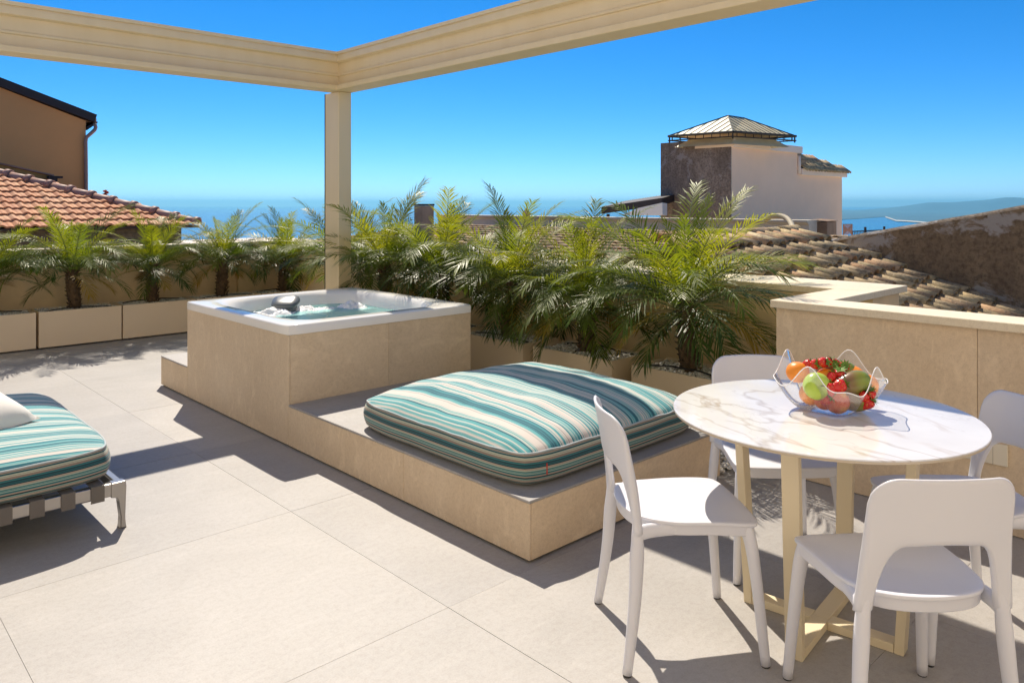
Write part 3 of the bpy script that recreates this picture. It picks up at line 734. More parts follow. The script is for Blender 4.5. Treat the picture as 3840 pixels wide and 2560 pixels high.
# frond library -----------------------------------------------------
def frond(e0, droop, L, m_leaf, seed, nl=31, leaf_len=.225, vfold=.28):
    rnd = random.Random(seed); mb = MB(); ns = 16; pts = []; p = Vector((0, 0, 0)); e = R(e0); sway = rnd.uniform(-.25, .25)
    hd = 0.0
    for i in range(ns+1):
        pts.append(p.copy()); t = i/ns
        d = Vector((math.cos(e)*math.cos(hd), math.cos(e)*math.sin(hd), math.sin(e))); p = p + d*(L/ns)
        e -= R(droop)/ns*(0.35+1.3*t); hd += sway/ns
    mb.tube(pts, [(.0058*(1-.82*i/ns), .0045*(1-.82*i/ns)) for i in range(ns+1)], 4, True, 1)
    def at(t):
        f = t*ns; i = min(int(f), ns-1); return pts[i].lerp(pts[i+1], f-i), (pts[i+1]-pts[i]).normalized()
    for i in range(nl):
        t = .14 + .86*(i+.5)/nl
        for sd in (-1, 1):
            tt = min(.999, t + rnd.uniform(-.006, .006)); q, d = at(tt)
            side = d.cross(Vector((0, 0, 1))); side = side.normalized() if side.length > .05 else Vector((0, 1, 0)); up = side.cross(d).normalized()
            ang = R(56 - 30*tt + rnd.uniform(-7, 7)); ln = leaf_len*(.42+.58*math.sin(math.pi*min(1, .12+.80*tt)))*rnd.uniform(.85, 1.1)
            if tt > .93: ln *= .8
            ld = (d*math.cos(ang) + side*sd*math.sin(ang)*math.cos(vfold) + up*math.sin(vfold)*math.sin(ang)*rnd.uniform(.5, 1.2)).normalized()
            wv = ld.cross(up).normalized()*(.0047*rnd.uniform(.85, 1.15)); g1 = q + ld*ln*.5 + Vector((0, 0, -ln*.05)); g2 = q + ld*ln + Vector((0, 0, -ln*rnd.uniform(.12, .34)))
            tw = up*.002
            mb.add([q-wv*.5, q+wv*.5, g1+wv+tw, g1-wv+tw, g2+wv*.12, g2-wv*.12], [(0, 1, 2, 3), (3, 2, 4, 5)], 0)
    return mb.mesh('frond', [m_leaf, M['rachis']], False, fix=False)
LIB = {'spear': [frond(86, 18, .58, M['leaf_young'], 1, 30, .13), frond(82, 30, .66, M['leaf_young'], 2, 32, .15)],
       'young': [frond(62, 52, .92, M['leaf_young'], 3), frond(52, 64, .94, M['leaf_young'], 4), frond(70, 40, .88, M['leaf_young'], 5)],
       'mid': [frond(46, 74, .90, M['leaf_young'], 6), frond(40, 92, .88, M['leaf_mid'], 7), frond(34, 70, .86, M['leaf_mid'], 8)],
       'low': [frond(30, 80, .76, M['leaf_old'], 9), frond(20, 88, .74, M['leaf_old'], 10), frond(34, 105, .76, M['leaf_mid'], 11)],
       'skirt': [frond(2, 72, .68, M['leaf_old'], 12), frond(-12, 58, .62, M['leaf_old'], 13)],
       'dry': [frond(10, 75, .62, M['leaf_dry'], 14, 28), frond(-8, 62, .55, M['leaf_dry'], 15, 26)]}
def trunk_mesh(H, seed):
    rnd = random.Random(seed); mb = MB(); ns = 12
    path = [(.010*math.sin(i*.5+seed), .012*math.cos(i*.4+seed), H*i/ns) for i in range(ns+1)]
    mb.tube(path, [.052+.012*math.sin(math.pi*i/ns) + (.010 if i == 0 else 0) for i in range(ns+1)], 12)
    for k in range(int(150*H)):
        a = k*2.399; z = H*(.04+.95*k/int(150*H)); r = .056; ca, sa = math.cos(a), math.sin(a)
        out = rnd.uniform(.020, .042); hh = rnd.uniform(.026, .042); ww = .016
        b0 = Vector((ca*r, sa*r, z)); tn = Vector((-sa, ca, 0)); o_ = Vector((ca, sa, 0))
        mb.add([b0-tn*ww-Vector((0,0,hh*.5)), b0+tn*ww-Vector((0,0,hh*.5)), b0+tn*ww*.6+o_*out+Vector((0,0,hh*.5)), b0-tn*ww*.6+o_*out+Vector((0,0,hh*.5)), b0+Vector((0,0,hh*.4))], [(0,1,2,3), (3,2,4), (0,3,4), (1,4,2)])
    return mb.mesh('trunk', M['trunk'])
TR = {}
def palm(label, x, y, H, sc, seed, group, nf=46, dry=2, spear=3):
    rnd = random.Random(seed); o = thing('palm', label, 'palm', (x, y, PH-.05), 0, group); o.rotation_euler = (rnd.uniform(-.07, .07), rnd.uniform(-.07, .07), 0); sc *= rnd.uniform(.93, 1.08)
    key = round(H, 2)
    if key not in TR: TR[key] = trunk_mesh(H, seed)
    inst('trunk', TR[key], o, (0,0,0), (0,0,rnd.uniform(0, 6)))
    az = rnd.uniform(0, 6)
    kinds = ['spear']*spear + ['young']*10 + ['mid']*23 + ['low']*12 + ['skirt']*max(0, nf-spear-45)
    for i, kd in enumerate(kinds):
        az += 2.399 + rnd.uniform(-.25, .25)
        k = sc*rnd.uniform(.86, 1.12)
        z = H - .10*(i/len(kinds))
        inst('frond', rnd.choice(LIB[kd]), o, (.03*math.cos(az), .03*math.sin(az), z), (rnd.uniform(-.25, .25), rnd.uniform(-.14, .14), az), (k, k, k))
    for i in range(dry):
        az = rnd.uniform(0, 6.28); k = sc*rnd.uniform(.8, 1.0)
        inst('frond', rnd.choice(LIB['dry']), o, (.03*math.cos(az), .03*math.sin(az), H-.1), (rnd.uniform(-.2, .2), 0, az), (k, k, k))
    return o
gl, gr = 'planters along the left parapet', 'planters along the right parapet'
LEFT = [(.67, 'outside the frame at the left end'), (1.508, 'cut by the left picture edge'), (2.355, 'second from the left picture edge'), (3.192, 'directly left of the hot tub'), (4.03, 'behind the hot tub left corner'), (4.865, 'behind the hot tub rim beside the pergola post')]
for i, (x, lb) in enumerate(LEFT):
    if i == 0: continue
    planter('taupe rectangular planter with white pebbles, ' + lb, x, 9.415+PD/2, 0, i, gl)
RIGHT = [(2.99, 'nearest to the dining table'), (3.99, 'in the middle behind the striped cushion'), (4.93, 'touching the hot tub right corner'), (5.87, 'hidden behind the hot tub right side'), (6.81, 'just right of the pergola post'), (7.75, 'farthest back behind the pergola post')]
for i, (y, lb) in enumerate(RIGHT):
    planter('taupe rectangular planter with white pebbles, ' + lb, 4.40+PD/2, y, math.pi/2, i+1, gr)
pl_ = ['bushy potted palm cut by the left picture edge', 'potted palm second from the left with bare trunk', 'potted palm directly left of the hot tub with yellow lower fronds', 'potted palm with slim dark trunk behind the hot tub left corner', 'potted palm behind the hot tub left of the pergola post']
for i, ((x, lb), l2) in enumerate(zip(LEFT[1:], pl_)):
    palm(l2, x-.02, 9.62, [.48, .52, .50, .54, .46][i], [.86, .90, .86, .84, .88][i], 100+i, 'palms along the left parapet', 50, [2, 2, 5, 4, 4][i], 2)
pr_ = ['large potted palm nearest to the dining table', 'potted palm behind the striped cushion with a short thick trunk', 'potted palm beside the hot tub right corner', 'dense potted palm rising behind the hot tub right side', 'potted palm just right of the pergola post', 'potted palm farthest back behind the pergola post']
for i, ((y, lb), l2) in enumerate(zip(RIGHT, pr_)):
    palm(l2, 4.62, [3.05, 4.0, 4.93, 5.87, 6.81, 7.75][i], [.53, .47, .53, .57, .57, .55][i], [1.06, 1.0, 1.04, 1.06, 1.02, .96][i], 200+i, 'palms along the right parapet', 56 if i < 5 else 48, [3, 4, 3, 2, 2, 1][i], [3, 2, 2, 2, 2, 2][i])

# ================================================================== TABLE
TC = Vector((2.775, 1.268, 0)); TZ = .783
tb = thing('dining_table', 'round dining table with white marble top and cream crossed metal base', 'table', TC, R(6.8))
rt = .536
MB().lathe([(.001, TZ), (rt-.002, TZ), (rt, TZ-.002), (rt, TZ-.0045)], 96).build('marble_top', M['marble'], tb)
MB().lathe([(.001, TZ-.0162), (rt-.012, TZ-.0160), (rt-.002, TZ-.0125), (rt-.0005, TZ-.0050), (.001, TZ-.0049)], 96).build('table_edge', M['table_edge'], tb)
rb = .285; bw, bt = .030, .032
for k in range(4):
    a = k*math.pi/2; e = MB(); ln = rb
    # leg leaning slightly outwards, then a foot bar to the centre
    mb = MB(); x0, x1 = rb, rb+.045
    V = [(x0-bt, -bw, 0), (x0, -bw, 0), (x0, bw, 0), (x0-bt, bw, 0), (x1-bt, -bw, TZ-.03), (x1, -bw, TZ-.03), (x1, bw, TZ-.03), (x1-bt, bw, TZ-.03)]
    mb.add(V, [(0,3,2,1), (4,5,6,7), (0,1,5,4), (1,2,6,5), (2,3,7,6), (3,0,4,7)])
    mb.build('leg', M['table_metal'], tb, bevel=.003, rot=(0, 0, a))
    mb = MB(); mb.box(bw+.0005 if k % 2 else 0.0, -bw, 0.001, rb-bt-.0003, bw, .031 if k % 2 else .0312) if k % 2 else mb.box(-.0 if k == 0 else .0005, -bw, .001, rb-bt-.0003, bw, .0312)
    mb.build('foot_bar', M['table_metal'], tb, bevel=.002, rot=(0, 0, a))
    mb = MB().box(0.0005, -bw*.8, TZ-.030, rb+.04, bw*.8, TZ-.0165); mb.build('top_bar', M['table_metal'], tb, rot=(0, 0, a))

# ================================================================== CHAIRS
def seat_mesh():
    half = [(.236, 0), (.232, .12), (.222, .188), (.190, .220), (.06, .216), (-.07, .203), (-.155, .172), (-.205, .105)]
    pts = half + [(-.222, 0)] + [(x, -y) for x, y in half[:0:-1]]
    out = catmull([(x, y, 0) for x, y in pts], 5); n_ = len(out)
    def z_(p, s): return -.014*(1-s*s)*(1 if True else 0) + .004*(p.x/.2)*-.5 + .012*max(0, -p.x/.2)*s*0
    spec = [(.0, 0), (.35, 0), (.65, 0), (.86, 0), (.955, .001), (.988, -.001), (.998, -.003), (1.0, -.006), (1.0, -.010), (.996, -.0125), (.972, -.0135), (.968, -.016), (.960, -.044), (.956, -.047), (.940, -.047), (.935, -.022), (.5, -.020), (.0, -.020)]
    vs = []; fs = []
    for (s, dz) in spec:
        for p in out:
            zz = dz + (-.013*(1-min(1, s)**2) if dz >= -.002 else 0) + (-.012*((p.x*s)/.23)**2 if p.x > 0 else 0) + .010*(max(0, -p.x*s-.06)/.16)
            vs.append((p.x*s, p.y*s, .487+zz))
    for i in range(len(spec)-1):
        for k in range(n_): fs.append((i*n_+k, i*n_+(k+1) % n_, (i+1)*n_+(k+1) % n_, (i+1)*n_+k))
    mb = MB().add(vs, fs)
    for sd in (-1, 1):     # arms reaching from the seat to the uprights
        mb.tube(catmull([(-.04, sd*.186, .460), (-.11, sd*.186, .458), (-.16, sd*.190, .456), (-.200, sd*.194, .448)], 4, False), [(.010+.008*(i/12), .022+.004*(i/12)) for i in range(13)], 10)
    return mb.mesh('seat', M['white_plastic'], True)
def back_mesh():
    mb = MB(); cols = [0, .045, .08, .10, .118, .132, .143, .152, .159, .163, .165, .171, .178, .185, .191, .196]
    cols = [-c for c in cols[:0:-1]] + cols; nz = 16
    def zlow(s):
        a = abs(s)
        if a >= .165: return .455
        if a <= .08: return .648 + .006*(1-(a/.08)**2)
        t = (a-.08)/.085; return .455 + .193*math.sqrt(max(0, 1-t**3.0))
    def ztop(s):
        a = abs(s); r = .070
        return .832 - (0 if a < .196-r else r*(1-math.sqrt(max(0, 1-((a-.196+r)/r)**2)))) - .006*(a/.2)**2
    def pos(s, z, t):
        k = 1.0 + .07*max(0, (.66-z)/.2)**1.5
        fwd = -.196 - .030*((z-.46)/.40) - .030*max(0, (z-.46)/.4)**2 - .040*(1-(s/.196)**2)*min(1, max(0, (z-.50)/.16))
        a = abs(s); th = .0055 + .0095*max(0, (a-.11)/.085)**1.2*min(1, max(.25, (.80-z)/.2))
        return Vector((fwd + t*th, s*k, z))
    F = []; B = []
    for s in cols:
        z0, z1 = zlow(s), ztop(s)
        F.append([pos(s, z0+(z1-z0)*(j/nz), 1) for j in range(nz+1)]); B.append([pos(s, z0+(z1-z0)*(j/nz), -1) for j in range(nz+1)])
    nc = len(cols); vs = [p for c in F for p in c] + [p for c in B for p in c]; o2 = nc*(nz+1); fs = []
    for i in range(nc-1):
        for j in range(nz):
            a = i*(nz+1)+j; b = a+nz+1; fs.append((a, b, b+1, a+1)); fs.append((o2+a, o2+a+1, o2+b+1, o2+b))
    loop = [i*(nz+1) for i in range(nc)] + [(nc-1)*(nz+1)+j for j in range(1, nz+1)] + [i*(nz+1)+nz for i in range(nc-2, -1, -1)] + [j for j in range(nz-1, 0, -1)]
    # rounded rim: a middle ring pushed outwards a little
    mid = []; base = len(vs); cen = Vector((-.25, 0, .68)); Ln = len(loop)
    for q, i in enumerate(loop):
        pa, pb = vs[loop[q-1]], vs[loop[(q+1) % Ln]]; tdir = (pb-pa); p = (vs[i]+vs[o2+i])/2; nrm = Vector((1, 0, .25)).cross(tdir).normalized() if tdir.length > 1e-6 else Vector()
        th = (vs[i]-vs[o2+i]).length/2; mid.append(p + nrm*th*.9*(-1))
    vs += mid
    for q in range(Ln):
        i, j = loop[q], loop[(q+1) % Ln]; a, b = base+q, base+(q+1) % Ln
        fs.append((i, a, b, j)); fs.append((a, o2+i, o2+j, b))
    return MB().add(vs, fs).mesh('backrest', M['white_plastic'], True)
def leg_f():
    p = catmull([(.178, .186, .470), (.196, .199, .40), (.214, .211, .25), (.236, .226, .006)], 5, False); n_ = len(p)-1
    return MB().tube(p, [(.027-.011*min(1, (i/n_)*1.0), .024-.008*(i/n_)) for i in range(n_+1)], 12).mesh('leg', M['white_plastic'], True)
def leg_r():
    p = catmull([(-.207, .184, .575), (-.200, .189, .51), (-.197, .194, .455), (-.198, .199, .39), (-.210, .212, .22), (-.240, .232, .006)], 5, False); n_ = len(p)-1
    def rr(i):
        z = p[i].z
        if z > .50: return (.0165, .0115)
        if z > .36: q = math.sin(math.pi*min(1, (.50-z)/.14)/2); return (.0165+.0045*q, .0115+.0125*q)
        q = (.36-z)/.36; return (.021-.006*q, .024-.008*q)
    return MB().tube(p, [rr(i) for i in range(n_+1)], 14).mesh('leg', M['white_plastic'], True)
seat_me, back_me, lf_me, lr_me = seat_mesh(), back_mesh(), leg_f(), leg_r()
glide = MB().lathe([(.001, 0), (.014, 0), (.0145, .006), (.001, .0062)], 12).mesh('glide', M['rubber'])
def chair(label, x, y, deg):
    o = thing('chair', label, 'chair', (x, y, 0), R(deg), 'white plastic chairs around the table')
    inst('seat', seat_me, o); inst('backrest', back_me, o)
    for sd in (1, -1):
        a = inst('leg', lf_me, o, (0,0,0), (0,0,0), (1, sd, 1)); inst('glide', glide, a, (.236, .226, 0))
        b = inst('leg', lr_me, o, (0,0,0), (0,0,0), (1, sd, 1)); inst('glide', glide, b, (-.240, .232, 0))
    return o
chair('white plastic chair left of the table beside the striped cushion', 2.338, 1.603, -38)
chair('white plastic chair in front with its back to the viewer', 2.392, .872, 49)
chair('white plastic chair behind the table below the palms', 3.14, 1.655, 227)
chair('white plastic chair right of the table against the wall sockets', 3.12, .92, 139)

# ================================================================== FRUIT BOWL
BC = Vector((2.835, 1.262, TZ+.0005)); rot_b = R(46.6-90)
bm_ = MB(); NT, NR_ = 96, 18; vs = []; fs = []
def bowl_pt(a, t):
    rim = .136 + .038*math.cos(4*a+math.pi) + .018*math.cos(8*a+.4) + .012*math.sin(a)
    R_ = .182 - .012*math.cos(4*a+math.pi) + .012*math.cos(2*a)
    r = R_*(t**.60 if t < 1 else 1); z = rim*max(0, (t-.28)/.72)**1.55
    return (r*math.cos(a), r*math.sin(a), z+.0012)
for j in range(NR_+1):
    for i in range(NT): vs.append(bowl_pt(2*math.pi*i/NT, .02+.98*j/NR_))
for j in range(NR_):
    for i in range(NT): fs.append((j*NT+i, j*NT+(i+1) % NT, (j+1)*NT+(i+1) % NT, (j+1)*NT+i))
fs.append(tuple(range(NT)))
bowl = thing('fruit_bowl', 'clear acrylic bowl with a wavy rim full of fruit on the marble table', 'bowl', BC, rot_b)
MB().add(vs, fs).build('bowl_sheet', M['clear'], bowl, smooth=True)
M['rim_edge'] = mat('polished acrylic edge', (.86,.87,.88), .35)
MB().tube([Vector(bowl_pt(2*math.pi*i/NT, 1)) for i in range(NT+1)], .0019, 6, False).build('rim_edge', M['rim_edge'], bowl, smooth=True)
def fruit_place(o, loc, rot=(0,0,0)):
    v = Vector((loc[0]*.92, loc[1]*.92, loc[2]*1.10+.004)); o.scale = o.scale*1.07; c, s_ = math.cos(rot_b), math.sin(rot_b)
    o.location = BC + Vector((v.x*c - v.y*s_, v.x*s_ + v.y*c, v.z)); o.rotation_euler = (rot[0], rot[1], rot[2]+rot_b); return o
def sphere_prof(rx, rz, n_=14, dimple=0, squash=0):
    out = []
    for i in range(n_+1):
        a = -math.pi/2 + math.pi*i/n_; r = rx*math.cos(a); z = rz*math.sin(a)
        if dimple: z -= math.copysign(dimple*math.exp(-(r/(rx*.35))**2), z)*(1 if z > 0 else .6)
        if squash: r *= 1+squash*math.sin(a)
        out.append((max(r, .0005), z))
    return out
def fruit(name, label, prof, m, loc, rot=(0,0,0), sc=(1,1,1), stem=False):
    o = MB().lathe(prof, 24).build(name, m, None, smooth=True); o.scale = sc; tag(o, label, 'fruit'); fruit_place(o, loc, rot)
    if stem: MB().tube([(0, 0, prof[-1][1]-.004), (.002, 0, prof[-1][1]+.010), (.006, 0, prof[-1][1]+.016)], .0016, 5).build('stem', M['stem'], o, smooth=True)
    return o
# local frame of the bowl: +x right in the picture, +y away from the viewer
op = sphere_prof(.040, .038, 14, .003)
fruit('orange', 'orange at the left rear of the fruit bowl', op, M['orange'], (-.120, .030, .118))
fruit('orange', 'orange at the right side of the fruit bowl', op, M['orange'], (.108, .030, .102), (.5, 0, 0))
fruit('orange', 'orange pressed against the front right lobe of the bowl', op, M['orange'], (.130, -.045, .088), (1.2, 0, 0), (.95,)*3)
fruit('orange', 'orange low in the left of the fruit bowl', op, M['orange'], (-.085, -.012, .050), (0, .6, 0), (.95,)*3)
fruit('orange', 'orange in the middle under the strawberries', op, M['orange'], (-.018, -.010, .105), (0, .3, 0), (.9,)*3)
ap = sphere_prof(.043, .040, 16, .010, .10)
fruit('apple', 'green apple at the left front of the fruit bowl', ap, M['apple_green'], (-.088, -.082, .092), (1.25, .5, 0), (1.08,)*3, True)
fruit('apple', 'red and yellow apple at the bottom front of the bowl', ap, M['apple_red'], (-.012, -.095, .044), (1.45, .2, 0), (.95,)*3)
fruit('apple', 'reddish apple at the lower left of the bowl', ap, M['apple_red'], (-.048, -.055, .044), (.8, .6, .5), (.9,)*3)
mp_ = sphere_prof(.042, .062, 16, 0, .16)
def mango(label, loc, rot): 
    o = MB().lathe(mp_, 24).build('mango', M['mango'], None, smooth=True)
    for v in o.data.vertices:      # long axis to X, kidney bend
        x, y, z = v.co; v.co = (z*1.12, y, x*.92 + .10*z*z*3)
    tag(o, label, 'fruit'); fruit_place(o, loc, rot); return o
mango('brown and green mango in front in the fruit bowl', (.052, -.075, .100), (0, R(-14), R(8)))
mango('green mango at the bottom right of the bowl', (.062, -.070, .045), (0, R(6), R(12)))
mango('mango at the back of the fruit bowl', (.050, .060, .118), (0, 0, R(-20)))
sp_ = [(.0005, -.024), (.006, -.0195), (.011, -.012), (.0145, -.002), (.0155, .006), (.013, .012), (.007, .015), (.0005, .0155)]
straw_me = MB().lathe(sp_, 16).mesh('strawberry', M['strawberry'], True)
cal = MB()
for k in range(9):
    a = k*2*math.pi/9; c, s_ = math.cos(a), math.sin(a); ca = Vector((c, s_, 0)); tn = Vector((-s_, c, 0)); b0 = Vector((0, 0, .0155))
    cal.add([b0, b0+ca*.008+tn*.0038+Vector((0,0,.002)), b0+ca*.019+Vector((0,0,.001 if k % 2 else .006)), b0+ca*.008-tn*.0038+Vector((0,0,.002))], [(0, 1, 2, 3)])
cal.tube([(0, 0, .015), (.002, 0, .024), (.006, 0, .030)], .0012, 5)
cal_me = cal.mesh('calyx', M['calyx'], fix=False)
STR = [((-.064, .000, .150), (1.2, .4, .3), 1.15, 'at the top left of the heap'), ((-.038, -.012, .158), (.4, 1.3, -.3), 1.2, 'lying on top of the heap'), ((-.005, .012, .155), (.8, .2, 1.2), 1.05, 'at the top centre of the heap'),
       ((.018, -.050, .122), (.25, -.15, .4), 1.3, 'standing in the middle above the mango'), ((.055, -.010, .145), (.9, -.8, .2), 1.15, 'at the top right beside the orange'), ((.028, .015, .150), (1.4, .4, -.6), 1.1, 'behind the top right strawberry'),
       ((-.012, -.112, .098), (.3, 1.35, .5), 1.45, 'large one pointing at the mango'), ((-.045, -.115, .090), (-.6, .3, .2), 1.2, 'under the green apple'), ((-.020, -.062, .118), (1.0, 0, 2.4), 1.05, 'beside the green apple'),
       ((.118, -.095, .066), (.25, -.2, .2), 1.3, 'upright at the right front inside the bowl'), ((.105, -.108, .040), (.7, .4, .6), 1.25, 'dark one at the lower right'), ((.088, -.105, .062), (.2, .7, 0), 1.2, 'half hidden behind the right lobe'),
       ((-.055, -.105, .052), (.9, -.2, .7), 1.3, 'at the bottom left in front of the apple'), ((-.085, .020, .148), (.7, .9, .2), 1.0, 'beside the left orange')]
for loc, rt_, k, lb in STR:
    o = inst('strawberry', straw_me, None, (0,0,0), (0,0,0), k); fruit_place(o, loc, rt_); tag(o, 'red strawberry ' + lb, 'fruit', 'strawberries in the fruit bowl'); inst('calyx', cal_me, o)

# wall sockets
sk = thing('wall_socket', 'ivory wall socket in a smoked frame on the stone parapet behind the table', 'socket', (XW, 1.285, .372))
MB().box(-.012, -.085, -.055, -.0005, .085, .055).build('frame', M['socket_frame'], sk, bevel=.003)
MB().box(-.016, -.078, -.048, -.0125, .078, .048).build('plate', M['socket_white'], sk, bevel=.002)
for dy in (-.026, .026): MB().box(-.0168, dy-.0006, -.047, -.0162, dy+.0006, .047).build('joint', M['socket_frame'], sk)
e_ = MB().lathe([(.0165, 0), (.0185, .0015), (.0185, .002), (.0165, .002)], 24).build('socket_ring', M['socket_frame'], sk, loc=(-.0163, .04, 0), rot=(0, R(-90), 0))
for (dy, dz) in [(.032, .0), (.048, .0), (.040, -.010)]: MB().lathe([(.0002, 0), (.003, 0), (.003, .001), (.0002, .001)], 10).build('socket_hole', M['black'], sk, loc=(-.0164, dy, dz), rot=(0, R(-90), 0))
sk2 = thing('wall_socket', 'second ivory wall socket farther right on the stone parapet', 'socket', (XW, 1.095, .372))
MB().box(-.014, -.09, -.05, -.0005, .09, .05).build('plate', M['socket_white'], sk2, bevel=.002)
for dy in (-.03, .03): MB().box(-.0148, dy-.0006, -.049, -.0142, dy+.0006, .049).build('joint', M['socket_frame'], sk2)

# ================================================================== ROOFTOPS BEYOND
# right: roof of old barrel tiles falling towards -Y
XE, YR, ZR = 8.0, 3.86, 1.285; SLP = .338; AL = math.atan(SLP); XL = 5.62
rf = thing('tiled_roof', 'weathered roof of old clay barrel tiles beyond the right parapet', 'roof', (0, 0, 0))
mb = MB(); zz = lambda y: ZR - SLP*(YR-y) - .085
mb.add([(XL, -1.2, zz(-1.2)), (XE+.02, -1.2, zz(-1.2)), (XE+.02, YR+.1, zz(YR)), (XL, YR+.1, zz(YR)), (XL, -1.2, -4), (XE+.02, -1.2, -4), (XE+.02, YR+1.4, -4), (XL, YR+1.4, -4), (XE+.02, YR+1.4, zz(YR)-.4), (XL, YR+1.4, zz(YR)-.4)],
       [(0,1,2,3), (3,2,8,9), (0,4,5,1), (1,5,6,8,2), (3,9,7,4,0), (9,8,6,7)])
mb.build('roof_deck', M['deck'], rf)
def barrel(r0, r1, L, th=.014, n_=9, convex=True):
    mb = MB(); vs = []
    for (r, y) in ((r0, 0), (r1, -L)):
        for rr in (r, r-th):
            for k in range(n_+1):
                a = math.pi*k/n_; vs.append((rr*math.cos(a), y, (rr*math.sin(a) if convex else -rr*math.sin(a))*.92))
    m_ = n_+1; fs = []
    for k in range(n_):
        fs.append((k, k+1, 2*m_+k+1, 2*m_+k)); fs.append((m_+k, 3*m_+k, 3*m_+k+1, m_+k+1)); fs.append((k, m_+k, m_+k+1, k+1)); fs.append((2*m_+k, 2*m_+k+1, 3*m_+k+1, 3*m_+k))
    fs.append((0, 2*m_, 3*m_, m_)); fs.append((n_, m_+n_, 3*m_+n_, 2*m_+n_))
    mb.add(vs, fs); return mb
cop = [barrel(.060, .078, .37, .011).mesh('barrel_tile', M['coppo'], True), barrel(.056, .074, .35, .011).mesh('barrel_tile', M['coppo'], True)]
for me_ in cop:
    me_.polygons.foreach_set('use_smooth', [True]*len(me_.polygons))
PX, EXP = .180, .268
ncol = int((XE-XL)/PX); pan = MB(); pb = barrel(.082, .066, EXP+.05, .012, 6, False); rnd = random.Random(11)
ct = 0
for c_ in range(ncol+1):
    x = XE - .09 - c_*PX
    joff = rnd.uniform(-.03, .03)
    for r_ in range(17):
        y = YR + .02 - r_*EXP*math.cos(AL) + joff*(1 if r_ else .3) + rnd.uniform(-.03, .03)
        if y < -.9: continue
        z = ZR - SLP*(YR-y) - .055
        inst('barrel_tile', rnd.choice(cop), rf, (x + rnd.uniform(-.008, .008), y, z + rnd.uniform(.0, .014)), (AL - R(4.0) + rnd.uniform(-.015, .015), rnd.uniform(-.06, .06), rnd.uniform(-.028, .028)), rnd.uniform(.96, 1.05)); ct += 1
    for r_ in range(17):
        y = YR - r_*EXP*math.cos(AL); z = ZR - SLP*(YR-y) - .030
        mt = Matrix.Translation((x+PX/2, y, z)) @ Matrix.Rotation(AL+R(2.5), 4, 'X')
        pan.add([mt @ Vector(v) for v in pb.v], pb.f)
po = pan.build('pan_tiles', M['coppo'], rf, smooth=True, fix=False); po['kind'] = 'stuff'
# ridge of mortar-set barrels along X
for k in range(7):
    inst('ridge_tile', cop[k % 2], rf, (XL+.35*k+.25, YR+.06, ZR-.02+rnd.uniform(-.008, .008)), (R(4), 0, R(-90)+rnd.uniform(-.05, .05)), 1.15)
# lower neighbouring roof of the same tiles, behind the palms
r2 = thing('tiled_roof', 'low roof of old barrel tiles glimpsed between the right row of palms', 'roof', (0, 0, 0))
xa, xb, za, zb2, ya, yb = 6.1, 12.8, .46, 1.02, 4.6, 16.0; s2 = (zb2-za)/(xb-xa); A3 = math.atan(s2)
MB().add([(xa, ya, za-.06), (xb, ya, zb2-.06), (xb, yb, zb2-.06), (xa, yb, za-.06), (xa, ya, -4), (xb, ya, -4), (xb, yb, -4), (xa, yb, -4)], [(0,1,2,3), (4,7,6,5), (0,4,5,1), (1,5,6,2), (2,6,7,3), (3,7,4,0)]).build('roof_deck', M['deck'], r2)
cov = MB(); cb2 = barrel(.068, .086, .40, .012, 5)
for i in range(int((yb-ya)/.21)):
    for j in range(int((xb-xa)/.34)):
        x = xa + .40 + j*.34 + rnd.uniform(-.03, .03); y = ya + .1 + i*.21 + rnd.uniform(-.012, .012)
        mt = Matrix.Translation((x, y, za + s2*(x-xa) - .02 + rnd.uniform(0, .012))) @ Matrix.Rotation(R(-90)+rnd.uniform(-.04, .04), 4, 'Z') @ Matrix.Rotation(A3-R(3), 4, 'X')
        cov.add([mt @ Vector(v) for v in cb2.v], cb2.f)
o = cov.build('barrel_tiles', M['coppo'], r2, smooth=True, fix=False); o['kind'] = 'stuff'
# gable wall closing the roof on the right
gw = thing('gable_wall', 'dark weathered gable wall with peeling lime along its sloping top, right edge', 'wall', (XE+.03, 0, 0))
def gtop(y): return 1.24 + (3.32-y)*.205 + .012*mnoise.noise(Vector((y*3, 0, 0)))
ysg = [3.60-.12*i for i in range(44)]
mb = MB()
for a, b in zip(ysg[:-1], ysg[1:]):
    mb.add([(0, a, -3), (0, b, -3), (0, b, gtop(b)-.02), (0, a, gtop(a)-.02)], [(0, 1, 2, 3)])
    mb.add([(.34, a, -3), (.34, b, -3), (.34, b, gtop(b)-.02), (.34, a, gtop(a)-.02)], [(3, 2, 1, 0)])
mb.add([(0, ysg[0], -3), (.34, ysg[0], -3), (.34, ysg[0], gtop(ysg[0])-.02), (0, ysg[0], gtop(ysg[0])-.02)], [(0, 1, 2, 3)])
mb.build('wall_face', M['dark_wall'], gw)
mb = MB()
for a, b in zip(ysg[:-1], ysg[1:]):
    za, zb_ = gtop(a), gtop(b); la = za-.13-.04*mnoise.noise(Vector((a*4, 2, 0))); lb_ = zb_-.13-.04*mnoise.noise(Vector((b*4, 2, 0)))
    mb.add([(-.006, b, zb_-.03), (-.006, a, za-.03), (.02, b, zb_), (.02, a, za), (.345, b, zb_-.005), (.345, a, za-.005), (.345, b, zb_-.03), (.345, a, za-.03)], [(1, 0, 2, 3), (3, 2, 4, 5), (5, 4, 6, 7), (7, 6, 0, 1)])
mb.build('wall_cap', M['dark_wall_pale'], gw)
